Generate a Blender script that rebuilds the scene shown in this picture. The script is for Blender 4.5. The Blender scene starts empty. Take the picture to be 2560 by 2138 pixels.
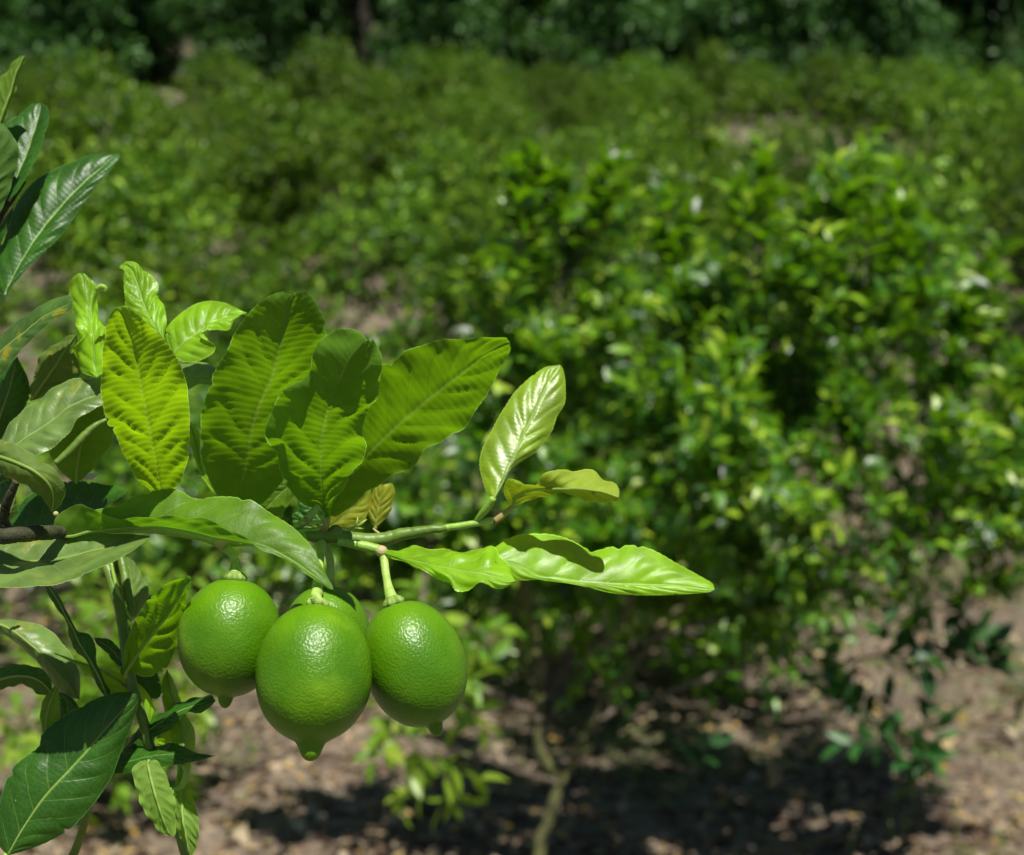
import bpy, math, random
import numpy as np
from mathutils import Vector

SC = bpy.context.scene
COL = SC.collection
R = math.radians

# ------------------------------------------------------------------ camera
EYE = np.array([0.0, 0.0, 1.75]); PITCH = R(6.0); FPX = 2560 * 50 / 36.0
cam_d = bpy.data.cameras.new("camera"); cam = bpy.data.objects.new("camera", cam_d); COL.objects.link(cam)
cam.location = EYE; cam.rotation_euler = (R(90) - PITCH, 0, 0)
cam_d.lens = 50; cam_d.sensor_width = 36; cam_d.clip_end = 1000; cam_d.clip_start = 0.05
cam_d.dof.use_dof = True; cam_d.dof.focus_distance = 0.715; cam_d.dof.aperture_fstop = 8.0
cam_d.dof.aperture_blades = 9
SC.camera = cam
SC.render.resolution_x = 1024; SC.render.resolution_y = 855
# ------------------------------------------------------------------ sky, sun, exposure
SUN_EL, SUN_AZ = R(66), R(160)
w = bpy.data.worlds.new("World"); SC.world = w; w.use_nodes = True
sky = w.node_tree.nodes.new("ShaderNodeTexSky"); sky.sky_type = 'NISHITA'; sky.sun_disc = False
sky.sun_elevation = SUN_EL; sky.sun_rotation = SUN_AZ; sky.air_density = 0.7; sky.dust_density = 0.1; sky.ozone_density = 1.0
bgn = w.node_tree.nodes["Background"]; bgn.inputs[1].default_value = 0.05
w.node_tree.links.new(sky.outputs[0], bgn.inputs[0])
sd = bpy.data.lights.new("sun", 'SUN'); sd.energy = 5.0; sd.angle = R(0.5); sd.color = (1, 0.96, 0.88)
sun = bpy.data.objects.new("sun", sd); COL.objects.link(sun); sun.location = (3, -5, 12)
sdir = Vector((math.sin(SUN_AZ) * math.cos(SUN_EL), math.cos(SUN_AZ) * math.cos(SUN_EL), math.sin(SUN_EL)))
sun.rotation_euler = sdir.to_track_quat('Z', 'Y').to_euler()
SC.view_settings.view_transform = 'Standard'; SC.view_settings.look = 'None'
SC.view_settings.exposure = 0.36; SC.view_settings.gamma = 1.0
SC.cycles.use_denoising = True
SC.cycles.max_bounces = 8; SC.cycles.diffuse_bounces = 2; SC.cycles.glossy_bounces = 1
SC.cycles.transmission_bounces = 2; SC.cycles.transparent_max_bounces = 4
SC.cycles.caustics_reflective = False; SC.cycles.caustics_refractive = False

# ------------------------------------------------------------------ helpers
FWD = np.array([0, math.cos(PITCH), -math.sin(PITCH)]); UP = np.array([0, math.sin(PITCH), math.cos(PITCH)])
RT = np.array([1.0, 0, 0])
def P(x, y, d):
    x = np.asarray(x, float); y = np.asarray(y, float); d = np.asarray(d, float)
    return EYE + d[..., None] * (FWD + RT * ((x - 1280) / FPX)[..., None] + UP * ((1069 - y) / FPX)[..., None])
ZN = {'S': (0, 0, 1), 'Z1': (0, 100, 2.192), 'Z2': (0, 800, 2.506), 'Z3': (0, 1350, 2.2266), 'Z4': (450, 700, 2.505),
      'Z5': (900, 800, 2.923), 'Z6': (430, 1280, 2.6175), 'Z7': (1000, 1250, 2.4706), 'Z8': (0, 1000, 5.847),
      'Z9': (700, 1200, 5.847), 'ZA': (0, 1500, 5.847), 'ZB': (250, 1380, 5.48)}
def zc(z, pts):
    ox, oy, s = ZN[z]
    return np.array([(ox + p[0] / s, oy + p[1] / s) for p in pts], float)
def spline(pts, n):
    """Catmull-Rom through pts, resampled to n points evenly by arc length"""
    p = np.asarray(pts, float)
    if len(p) == 2:
        t = np.linspace(0, 1, n)[:, None]; return p[0] * (1 - t) + p[1] * t
    q = np.vstack([2 * p[0] - p[1], p, 2 * p[-1] - p[-2]])
    out = []
    for i in range(1, len(q) - 2):
        a, b, c, d = q[i - 1], q[i], q[i + 1], q[i + 2]
        for t in np.linspace(0, 1, 14, endpoint=False):
            out.append(0.5 * ((2 * b) + (c - a) * t + (2 * a - 5 * b + 4 * c - d) * t * t + (3 * b - a - 3 * c + d) * t ** 3))
    out.append(p[-1]); out = np.array(out)
    s = np.r_[0, np.cumsum(np.linalg.norm(np.diff(out, axis=0), axis=1))]
    tt = np.linspace(0, s[-1], n)
    return np.stack([np.interp(tt, s, out[:, k]) for k in range(out.shape[1])], 1)
def curve1(v, t):
    v = np.atleast_1d(np.asarray(v, float))
    if len(v) == 1: return np.full_like(t, v[0])
    k = np.linspace(0, 1, len(v))
    if len(v) == 2: return np.interp(t, k, v)
    return spline(np.stack([k * 10, v], 1), 200)[:, 1][np.clip((t * 199).astype(int), 0, 199)]

def tag(o, label=None, cat=None, group=None, kind=None):
    if label: o['label'] = label
    if cat: o['category'] = cat
    if group: o['group'] = group
    if kind: o['kind'] = kind
    return o
def empty(name, loc):
    o = bpy.data.objects.new(name, None); COL.objects.link(o); o.location = loc
    o.empty_display_size = 0.05
    return o
class MB:
    def __init__(s): s.v = []; s.f = []; s.m = []; s.uv = []; s.n = 0
    def add(s, v, f, mi=0, uv=None):
        v = np.asarray(v, float); f = np.asarray(f, int)
        s.v.append(v); s.f += [tuple(r) for r in (f + s.n)]; s.m += [mi] * len(f)
        s.uv.append(uv if uv is not None else np.zeros((len(v), 2))); s.n += len(v)
    def tube(s, pts, rad, mi=0, seg=8, cap=True):
        p = np.asarray(pts, float); n = len(p); rad = curve1(rad, np.linspace(0, 1, n))
        t = np.gradient(p, axis=0); t /= np.linalg.norm(t, axis=1)[:, None] + 1e-12
        up = np.array([0.13, 0.9, 0.41]); a = np.cross(t, up); a /= np.linalg.norm(a, axis=1)[:, None] + 1e-12
        b = np.cross(t, a); an = np.linspace(0, 2 * math.pi, seg, endpoint=False)
        v = p[:, None] + rad[:, None, None] * (a[:, None] * np.cos(an)[None, :, None] + b[:, None] * np.sin(an)[None, :, None])
        v = v.reshape(-1, 3); f = []
        for i in range(n - 1):
            for j in range(seg):
                k = (j + 1) % seg
                f.append((i * seg + j, i * seg + k, (i + 1) * seg + k, (i + 1) * seg + j))
        if cap:
            v = np.vstack([v, p[0], p[-1]])
            for j in range(seg):
                k = (j + 1) % seg
                f.append((n * seg, k, j, j)); f.append((n * seg + 1, (n - 1) * seg + j, (n - 1) * seg + k, (n - 1) * seg + k))
        s.add(v, f, mi)
    def build(s, name, mats, parent=None, smooth=True, origin=None):
        me = bpy.data.meshes.new(name)
        v = np.vstack(s.v)
        if parent is not None: off = np.array(world_loc(parent))
        else: off = np.zeros(3) if origin is None else np.array(origin, float)
        fs = [tuple(dict.fromkeys(f)) for f in s.f]
        me.from_pydata((v - off).tolist(), [], fs)
        if isinstance(mats, (list, tuple)):
            for m in mats: me.materials.append(m)
        else: me.materials.append(mats)
        me.polygons.foreach_set('material_index', s.m)
        if smooth: me.polygons.foreach_set('use_smooth', [True] * len(me.polygons))
        uv = np.vstack(s.uv); lay = me.uv_layers.new(name='UVMap')
        li = np.zeros(len(me.loops), int); me.loops.foreach_get('vertex_index', li)
        lay.data.foreach_set('uv', uv[li].ravel())
        me.update()
        o = bpy.data.objects.new(name, me); COL.objects.link(o)
        if parent is not None: o.parent = parent
        elif origin is not None: o.location = off
        return o
def world_loc(o):
    l = Vector(o.location)
    while o.parent: o = o.parent; l += o.location
    return l

# ------------------------------------------------------------------ materials
class NT:
    def __init__(s, name):
        s.m = bpy.data.materials.new(name); s.m.use_nodes = True; s.t = s.m.node_tree; s.t.nodes.clear()
        s.out = s.t.nodes.new('ShaderNodeOutputMaterial')
    def n(s, typ, _attrs=None, **inp):
        nd = s.t.nodes.new('ShaderNode' + typ)
        for k, v in (_attrs or {}).items(): setattr(nd, k, v)
        for k, v in inp.items():
            key = int(k[1:]) if k[0] == 'i' and k[1:].isdigit() else k.replace('_', ' ')
            s.set(nd.inputs[key], v)
        return nd
    def set(s, sock, v):
        if isinstance(v, bpy.types.NodeSocket): s.t.links.new(v, sock)
        elif isinstance(v, bpy.types.Node): s.t.links.new(v.outputs[0], sock)
        elif isinstance(v, (tuple, list)) and len(v) == 3 and sock.type == 'RGBA': sock.default_value = (*v, 1)
        else: sock.default_value = v
    def math(s, op, a, b=0.0, c=0.0):
        nd = s.t.nodes.new('ShaderNodeMath'); nd.operation = op
        s.set(nd.inputs[0], a); s.set(nd.inputs[1], b); s.set(nd.inputs[2], c); return nd.outputs[0]
    def mix(s, f, a, b):
        nd = s.t.nodes.new('ShaderNodeMix'); nd.data_type = 'RGBA'
        s.set(nd.inputs[0], f); s.set(nd.inputs[6], a); s.set(nd.inputs[7], b); return nd.outputs[2]
    def ss(s, v, a, b, lo=0.0, hi=1.0):
        nd = s.t.nodes.new('ShaderNodeMapRange'); nd.interpolation_type = 'SMOOTHSTEP'
        s.set(nd.inputs[0], v); nd.inputs[1].default_value = a; nd.inputs[2].default_value = b
        nd.inputs[3].default_value = lo; nd.inputs[4].default_value = hi; return nd.outputs[0]
    def noise(s, scale, detail=3, vec=None, rough=0.5):
        nd = s.n('TexNoise', Scale=scale, Detail=detail, Roughness=rough)
        if vec is not None: s.set(nd.inputs['Vector'], vec)
        return nd.outputs[0]
    def done(s, sh): s.t.links.new(sh.outputs[0] if isinstance(sh, bpy.types.Node) else sh, s.out.inputs[0]); return s.m

VK = 1.7
def leafmat(name, top, under, trans, rough=0.34, tmix=0.4, vein=None, spots=None, spot_amt=0.0, waxy=0.5, edge=None, bst=.32):
    n = NT(name); vein = vein or tuple(min(1, c * 1.7 + .03) for c in top); edge = edge or tuple(min(1, c * 1.9 + .05) for c in top)
    uv = n.n('UVMap'); sp = n.n('SeparateXYZ', i0=uv.outputs[0]); U, V = sp.outputs[0], sp.outputs[1]
    geo = n.n('NewGeometry'); tc = n.n('TexCoord').outputs['Object']; back = geo.outputs['Backfacing']
    aU = n.math('ABSOLUTE', U)
    nz = n.noise(60, 3, tc)
    ph = n.math('SUBTRACT', n.math('ADD', V, n.math('MULTIPLY', n.math('GREATER_THAN', U, 0.0), 0.5)), n.math('MULTIPLY', aU, VK))
    ph = n.math('ADD', ph, n.math('MULTIPLY', n.math('SUBTRACT', nz, 0.5), 0.10))
    fr = n.math('MULTIPLY', n.math('ABSOLUTE', n.math('SUBTRACT', n.math('FRACT', ph), 0.5)), 2.0)
    lat = n.math('MULTIPLY', n.ss(fr, 0.91, 1.0), n.ss(aU, 0.92, 0.6))
    mid = n.ss(aU, 0.045, 0.02)
    vm = n.math('MAXIMUM', n.math('MULTIPLY', lat, 0.55), mid)
    vor = n.n('TexVoronoi', {'feature': 'DISTANCE_TO_EDGE'}, Scale=420.0, Vector=tc)
    net = n.ss(vor.outputs[0], 0.10, 0.0)
    mott = n.ss(n.noise(38, 5, tc, 0.62), 0.35, 0.68)
    fine = n.noise(900, 2, tc)
    c = n.mix(back, n.mix(mott, tuple(x * .72 for x in top), tuple(x * 1.18 for x in top)),
              n.mix(mott, tuple(x * .88 for x in under), tuple(x * 1.08 for x in under)))
    c = n.mix(n.math('MULTIPLY', net, 0.16), c, vein)
    c = n.mix(vm, c, n.mix(back, vein, tuple(x * .8 + .03 for x in under)))
    c = n.mix(n.math('MULTIPLY', n.ss(aU, 0.965, 0.99), 0.75), c, edge)
    tcol = n.mix(mott, tuple(x * .8 for x in trans), tuple(min(1, x * 1.1) for x in trans))
    tcol = n.mix(n.math('MULTIPLY', lat, 0.45), tcol, tuple(x * .55 for x in trans)); tcol = n.mix(n.math('MULTIPLY', mid, .6), tcol, (trans[0] * .8 + .16, trans[1] * .75 + .18, trans[2] + .05))
    tcol = n.mix(n.math('MULTIPLY', n.ss(aU, 0.972, 0.99), 0.8), tcol, tuple(min(.95, x * 1.4 + .12) for x in trans))
    if spot_amt:
        sm = n.math('MULTIPLY', n.ss(n.noise(75, 4, tc, .6), 0.56, 0.70), spot_amt)
        c = n.mix(sm, c, spots); tcol = n.mix(sm, tcol, tuple(x * 1.2 for x in spots))
    speck = n.n('TexVoronoi', Scale=170.0, Vector=tc)          # pale dust specks
    spk = n.math('MULTIPLY', n.ss(speck.outputs[0], 0.09, 0.05), n.math('GREATER_THAN', n.noise(33, 2, tc), 0.55))
    c = n.mix(n.math('MULTIPLY', spk, 0.5), c, (0.5, 0.55, 0.4))
    bs = n.n('TexVoronoi', Scale=85.0, Vector=tc); bsm = n.math('MULTIPLY', n.ss(bs.outputs[0], 0.075, 0.05), n.math('GREATER_THAN', n.noise(21, 2, tc), 0.58))
    c = n.mix(n.math('MULTIPLY', bsm, 0.7), c, (.10, .07, .02)); tcol = n.mix(n.math('MULTIPLY', bsm, 0.7), tcol, (.10, .07, .02))
    h = n.math('ADD', n.math('MULTIPLY', vm, -0.55), n.math('ADD', n.math('MULTIPLY', fine, 0.10), n.math('MULTIPLY', net, -0.14)))
    bump = n.n('Bump', Strength=bst, Distance=0.0006, Height=h)
    rgh = n.mix(back, (rough,) * 3, (0.58,) * 3)
    rgh = n.math('ADD', rgh, n.math('MULTIPLY', n.math('SUBTRACT', n.noise(120, 3, tc), 0.5), 0.22))
    pb = n.n('BsdfPrincipled', Base_Color=c, Roughness=rgh, IOR=1.46, Normal=bump.outputs[0])
    n.set(pb.inputs['Specular IOR Level'], n.mix(back, (waxy,) * 3, (0.25,) * 3))
    tr = n.n('BsdfTranslucent', Color=tcol, Normal=bump.outputs[0])
    return n.done(n.n('MixShader', i0=tmix, i1=pb.outputs[0], i2=tr.outputs[0]))

def simple(name, a, b, scale=30, rough=.6, bump=.3, dist=.001, stretch=None, det=4):
    n = NT(name); tc = n.n('TexCoord').outputs['Object']
    if stretch: tc = n.n('Mapping', Vector=tc, Scale=stretch).outputs[0]
    z = n.noise(scale, det, tc, .6)
    c = n.mix(n.ss(z, .3, .7), a, b)
    bp = n.n('Bump', Strength=bump, Distance=dist, Height=n.noise(scale * 4, 3, tc))
    return n.done(n.n('BsdfPrincipled', Base_Color=c, Roughness=rough, Normal=bp.outputs[0]))

M = {}
M['young'] = leafmat('young_leaf', (.22, .46, .010), (.30, .50, .04), (.44, .80, .006), .38, .38, vein=(.36, .58, .08), waxy=.4, bst=.18)
M['lime'] = leafmat('bright_leaf', (.16, .36, .022), (.22, .38, .06), (.30, .62, .012), .33, .48, vein=(.25, .44, .06), waxy=.45)
M['mid'] = leafmat('mid_leaf', (.13, .27, .015), (.16, .29, .03), (.22, .50, .006), .40, .42, vein=(.22, .36, .08), waxy=.3)
M['dark'] = leafmat('mature_leaf', (.030, .115, .008), (.08, .18, .025), (.07, .22, .004), .40, .26, vein=(.15, .29, .05), waxy=.45)
M['sheer'] = leafmat('sheer_leaf', (.11, .27, .015), (.13, .29, .022), (.24, .50, .003), .34, .55, vein=(.24, .40, .05))
M['bright'] = leafmat('glowing_leaf', (.22, .42, .02), (.26, .45, .025), (.47, .82, .004), .34, .55, vein=(.42, .60, .10))
M['grey'] = leafmat('dusty_leaf', (.15, .25, .05), (.16, .25, .07), (.14, .30, .02), .40, .25, vein=(.20, .32, .12),
                    spots=(.33, .33, .03), spot_amt=.45, waxy=.6)
M['spot'] = leafmat('spotted_leaf', (.08, .17, .03), (.14, .22, .04), (.17, .33, .012), .40, .32, spots=(.42, .34, .02), spot_amt=.75)
M['yellow'] = leafmat('yellowing_leaf', (.34, .40, .03), (.36, .42, .05), (.50, .58, .015), .42, .5, spots=(.55, .42, .02), spot_amt=.6)
M['pale'] = leafmat('pale_young_leaf', (.24, .42, .015), (.31, .43, .03), (.44, .60, .010), .40, .40, vein=(.40, .55, .10), waxy=1.0, bst=.2)
def ribmat(name, a, tcol):
    n = NT(name); pb = n.n('BsdfPrincipled', Base_Color=a, Roughness=.5); tr = n.n('BsdfTranslucent', Color=tcol)
    return n.done(n.n('MixShader', i0=.5, i1=pb.outputs[0], i2=tr.outputs[0]))
M['rib'] = ribmat('leaf_rib', (.36, .52, .12), (.62, .80, .16))
M['rib_dark'] = simple('leaf_rib_mature', (.16, .30, .06), (.22, .36, .09), 200, .5, .2)
M['stem'] = simple('green_stem', (.20, .38, .035), (.30, .48, .07), 90, .42, .3, .0006)
M['stemdark'] = simple('dark_green_stem', (.085, .165, .012), (.13, .22, .025), 90, .45, .3, .0006)
M['bark'] = simple('twig_bark', (.016, .016, .008), (.055, .060, .020), 160, .8, .6, .0012)
M['scar'] = simple('stem_scar', (.42, .44, .16), (.46, .34, .17), 300, .6, .4, .0008)
M['reddish'] = simple('reddish_petiole', (.30, .16, .08), (.30, .34, .07), 120, .45, .2)
M['blossom'] = simple('white_bud', (.75, .70, .66), (.80, .72, .72), 200, .5, .1)

def rindmat():
    n = NT('lime_rind'); tc = n.n('TexCoord').outputs['Object']
    warp = n.n('TexNoise', Scale=260.0, Detail=2.0, Vector=tc)
    vv = n.n('VectorMath', {'operation': 'MULTIPLY_ADD'}, i0=warp.outputs[1], i1=(.0022, .0022, .0022), i2=tc)
    vo = n.n('TexVoronoi', {'feature': 'SMOOTH_F1'}, Scale=760.0, Smoothness=.5, Vector=vv.outputs[0])
    pores = n.n('TexVoronoi', Scale=780.0, Vector=vv.outputs[0])
    big = n.noise(70, 3, tc)
    c = n.mix(n.ss(n.noise(26, 3, tc), .3, .7), (.055, .165, .0012), (.105, .250, .002))
    c = n.mix(n.math('MULTIPLY', n.ss(pores.outputs[0], .30, .08), .28), c, (.16, .36, .03))
    oi = n.n('ObjectInfo').outputs['Random']; tcs = n.n('Mapping', Vector=tc, Location=n.n('CombineXYZ', i0=oi, i1=oi, i2=oi).outputs[0]).outputs[0]
    c = n.mix(n.math('MULTIPLY', n.ss(n.noise(34, 4, tcs, .6), .55, .72), .35), c, (.21, .36, .012))          # paler, yellower patches
    c = n.mix(n.math('MULTIPLY', n.ss(n.noise(95, 6, tcs, .75), .69, .74), .55), c, (.28, .27, .10))          # wind rub and small scars
    h = n.math('ADD', n.math('MULTIPLY', vo.outputs[0], 1.0), n.math('MULTIPLY', big, .55))
    h = n.math('ADD', h, n.math('MULTIPLY', n.noise(330, 2, tc), .8))
    h = n.math('ADD', h, n.math('MULTIPLY', n.ss(pores.outputs[0], .05, .32), .45))
    bp = n.n('Bump', Strength=.6, Distance=.00034, Height=h)
    pb = n.n('BsdfPrincipled', Base_Color=c, Roughness=.37, IOR=1.45, Normal=bp.outputs[0])
    pb.inputs['Subsurface Weight'].default_value = .12
    pb.inputs['Subsurface Radius'].default_value = (.3, 1.0, .1); pb.inputs['Subsurface Scale'].default_value = .003
    pb.inputs['Specular IOR Level'].default_value = .42
    return n.done(pb)
M['rind'] = rindmat()
M['stalk'] = simple('lime_stalk', (.26, .42, .06), (.42, .55, .14), 160, .5, .5, .0008)
M['calyx'] = simple('lime_calyx', (.16, .28, .04), (.28, .38, .08), 260, .55, .6, .0008)

def bgleaf(name, cols, trans, rough=.36, tmix=.35, spec=.5, vary=0.25):
    n = NT(name); geo = n.n('NewGeometry'); ri = geo.outputs['Random Per Island']
    oi = n.n('ObjectInfo').outputs['Random']
    cr = n.n('ValToRGB', i0=ri); e = cr.color_ramp.elements
    while len(e) < len(cols): e.new(.5)
    for i, cc in enumerate(cols): e[i].position = i / (len(cols) - 1); e[i].color = (*cc, 1)
    hs = n.n('HueSaturation', Color=cr.outputs[0]); n.set(hs.inputs['Value'], n.math('ADD', 1 - vary / 2, n.math('MULTIPLY', oi, vary)))
    n.set(hs.inputs['Hue'], n.math('ADD', .49, n.math('MULTIPLY', oi, .02)))
    pb = n.n('BsdfPrincipled', Base_Color=hs.outputs[0], Roughness=rough); pb.inputs['Specular IOR Level'].default_value = spec
    tcr = n.mix(ri, trans, tuple(x * .6 for x in trans))
    tr = n.n('BsdfTranslucent', Color=tcr)
    return n.done(n.n('MixShader', i0=tmix, i1=pb.outputs[0], i2=tr.outputs[0]))
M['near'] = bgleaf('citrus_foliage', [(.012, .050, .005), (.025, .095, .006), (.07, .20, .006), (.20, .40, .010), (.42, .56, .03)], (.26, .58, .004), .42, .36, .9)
M['orch'] = bgleaf('orchard_foliage', [(.020, .052, .007), (.056, .132, .009), (.13, .245, .012), (.28, .40, .03)], (.16, .36, .010), .45, .28, .35, .9)
M['wood'] = bgleaf('forest_foliage', [(.02, .06, .015), (.05, .14, .03), (.12, .26, .06)], (.10, .26, .03), .5, .3, .35, .5)
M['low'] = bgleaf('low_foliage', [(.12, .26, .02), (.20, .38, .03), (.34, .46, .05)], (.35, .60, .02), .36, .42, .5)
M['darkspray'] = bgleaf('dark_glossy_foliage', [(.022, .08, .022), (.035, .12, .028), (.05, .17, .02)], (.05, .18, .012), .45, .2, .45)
M['mossbark'] = simple('mossy_bark', (.05, .05, .02), (.17, .18, .055), 22, .85, .8, .01)
M['darkbark'] = simple('dark_bark', (.02, .018, .012), (.05, .045, .03), 22, .9, .8, .01)
M['greybark'] = simple('grey_bark', (.06, .05, .035), (.17, .14, .10), 22, .85, .8, .01)

def groundmat():
    n = NT('orchard_soil'); tc = n.n('TexCoord').outputs['Object']
    a = n.noise(1.3, 6, tc, .6);  b = n.noise(14, 6, tc, .7); c2 = n.noise(60, 4, tc, .7)
    c = n.mix(n.ss(n.math('ADD', n.math('MULTIPLY', b, .6), n.math('MULTIPLY', a, .4)), .36, .62), (.075, .056, .038), (.265, .205, .145))
    c = n.mix(n.math('MULTIPLY', n.ss(c2, .52, .7), .6), c, (.40, .33, .24))
    c = n.mix(n.math('MULTIPLY', n.ss(n.noise(.55, 4, tc, .6), .50, .62), .55), c, (.11, .16, .04))
    bp = n.n('Bump', Strength=1.0, Distance=.03, Height=n.math('ADD', b, n.math('MULTIPLY', c2, .5)))
    return n.done(n.n('BsdfPrincipled', Base_Color=c, Roughness=.95, Normal=bp.outputs[0]))
M['soil'] = groundmat()
M['litter'] = bgleaf('dead_leaves', [(.05, .03, .02), (.14, .09, .055), (.28, .20, .13), (.48, .40, .27), (.46, .30, .06)], (.25, .16, .06), .7, .15, .2)
M['grass'] = bgleaf('grass_blades', [(.10, .16, .03), (.16, .22, .05), (.30, .30, .12)], (.15, .25, .04), .6, .3, .2)

# ------------------------------------------------------------------ ground
def gz(x, y):
    x = np.asarray(x, float); y = np.asarray(y, float)
    s = np.clip(y - 8.5, 0, None)
    z = 0.18 * s * (s / (s + 1.5)) + 0.30 * np.clip(y - 46, 0, None) * np.clip((y - 46) / 20, 0, 1)
    z = z + 0.03 * np.sin(x * 1.7 + y * .6) * np.cos(y * 1.3 - x * .4) + 0.02 * np.sin(x * 4.1 + 2 * y)
    z = z + 1.3 * np.exp(-((x + 12) / 5) ** 2 - ((y - 45.5) / 4.5) ** 2)
    return z + 0.35 * np.sin(x * .11 + 1.1) * np.clip((y - 15) / 30, 0, 1)
xs = np.r_[np.linspace(-150, -12, 40), np.linspace(-11.5, 11.5, 116), np.linspace(12, 150, 40)]
ys = np.r_[np.linspace(-12, -1, 10), np.linspace(-.5, 16, 110), np.linspace(17, 60, 60), np.linspace(63, 240, 40)]
X, Y = np.meshgrid(xs, ys); nv_ = X.shape
b = MB(); idx = np.arange(X.size).reshape(nv_)
b.add(np.stack([X.ravel(), Y.ravel(), gz(X, Y).ravel()], 1),
      np.stack([idx[:-1, :-1].ravel(), idx[:-1, 1:].ravel(), idx[1:, 1:].ravel(), idx[1:, :-1].ravel()], 1))
tag(b.build('ground', M['soil'], smooth=True), kind='structure')

# ------------------------------------------------------------------ leaves in bulk (for the trees behind)
def leafbatch(mb, pos, direc, nrm, length, width, rng, fold=.25, curl=.2, rows=3, mi=0):
    """many small leaves: a folded, drooping blade of rows x 3 vertices each"""
    n = len(pos); d = direc / (np.linalg.norm(direc, axis=1)[:, None] + 1e-9)
    s = np.cross(d, nrm); s /= np.linalg.norm(s, axis=1)[:, None] + 1e-9
    u = np.cross(s, d)
    ts = {2: [0, .5, 1], 3: [0, .3, .68, 1]}[rows]; ws = {2: [.08, 1, .05], 3: [.1, .95, .82, .04]}[rows]
    L = length[:, None]; W = width[:, None]; V = []
    cu = curl * (0.4 + rng.random((n, 1)) * 1.4)
    for t, wf in zip(ts, ws):
        c = pos + d * L * t - u * L * cu * t * t
        V += [c - s * W * .5 * wf + u * W * fold * wf * .5, c, c + s * W * .5 * wf + u * W * fold * wf * .5]
    k = len(V); V = np.stack(V, 1).reshape(-1, 3); f = []
    for r in range(rows):
        a = r * 3
        f += [(a, a + 1, a + 4, a + 3), (a + 1, a + 2, a + 5, a + 4)]
    F = (np.array(f)[None] + (np.arange(n) * k)[:, None, None]).reshape(-1, 4)
    mb.add(V, F, mi)
def unit(v): return v / (np.linalg.norm(v, axis=-1, keepdims=True) + 1e-9)
def shoots(mb, wood, starts, dirs, rng, length=.22, nleaf=12, leaf=(.06, .085), mi=0, rad=.003, rows=3, droop=.35):
    for s, d in zip(starts, dirs):
        d = d / np.linalg.norm(d); ln = length * (.6 + .8 * rng.random())
        n = max(4, int(nleaf * (.7 + .6 * rng.random()))); t = np.linspace(.12, 1, n)
        bend = rng.normal(0, .25, 3); p = s + ln * (t[:, None] * d + (t ** 2)[:, None] * bend * .5)
        ax = unit(np.gradient(p, axis=0))
        ph = rng.random() * 6 + np.arange(n) * 2.4
        a = unit(np.cross(ax, np.array([.2, .1, 1.0]) + rng.normal(0, .05, 3))); bb = np.cross(ax, a)
        side = a * np.cos(ph)[:, None] + bb * np.sin(ph)[:, None]
        ld = unit(ax * (.75 + .5 * t[:, None]) + side * 1.0 + rng.normal(0, .2, (n, 3)) - np.array([0, 0, droop]) * rng.random((n, 1)))
        nr = unit(np.array([0, 0, .9]) + ax * .5 + rng.normal(0, .45, (n, 3)))
        L = rng.uniform(*leaf, n); leafbatch(mb, p, ld, nr, L, L * rng.uniform(.40, .52, n), rng, rows=rows, mi=mi)
        if wood is not None: wood.tube(np.vstack([s - d * .05, p[::3], p[-1:]]), [rad, rad * .4], seg=4, cap=False)

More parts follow.
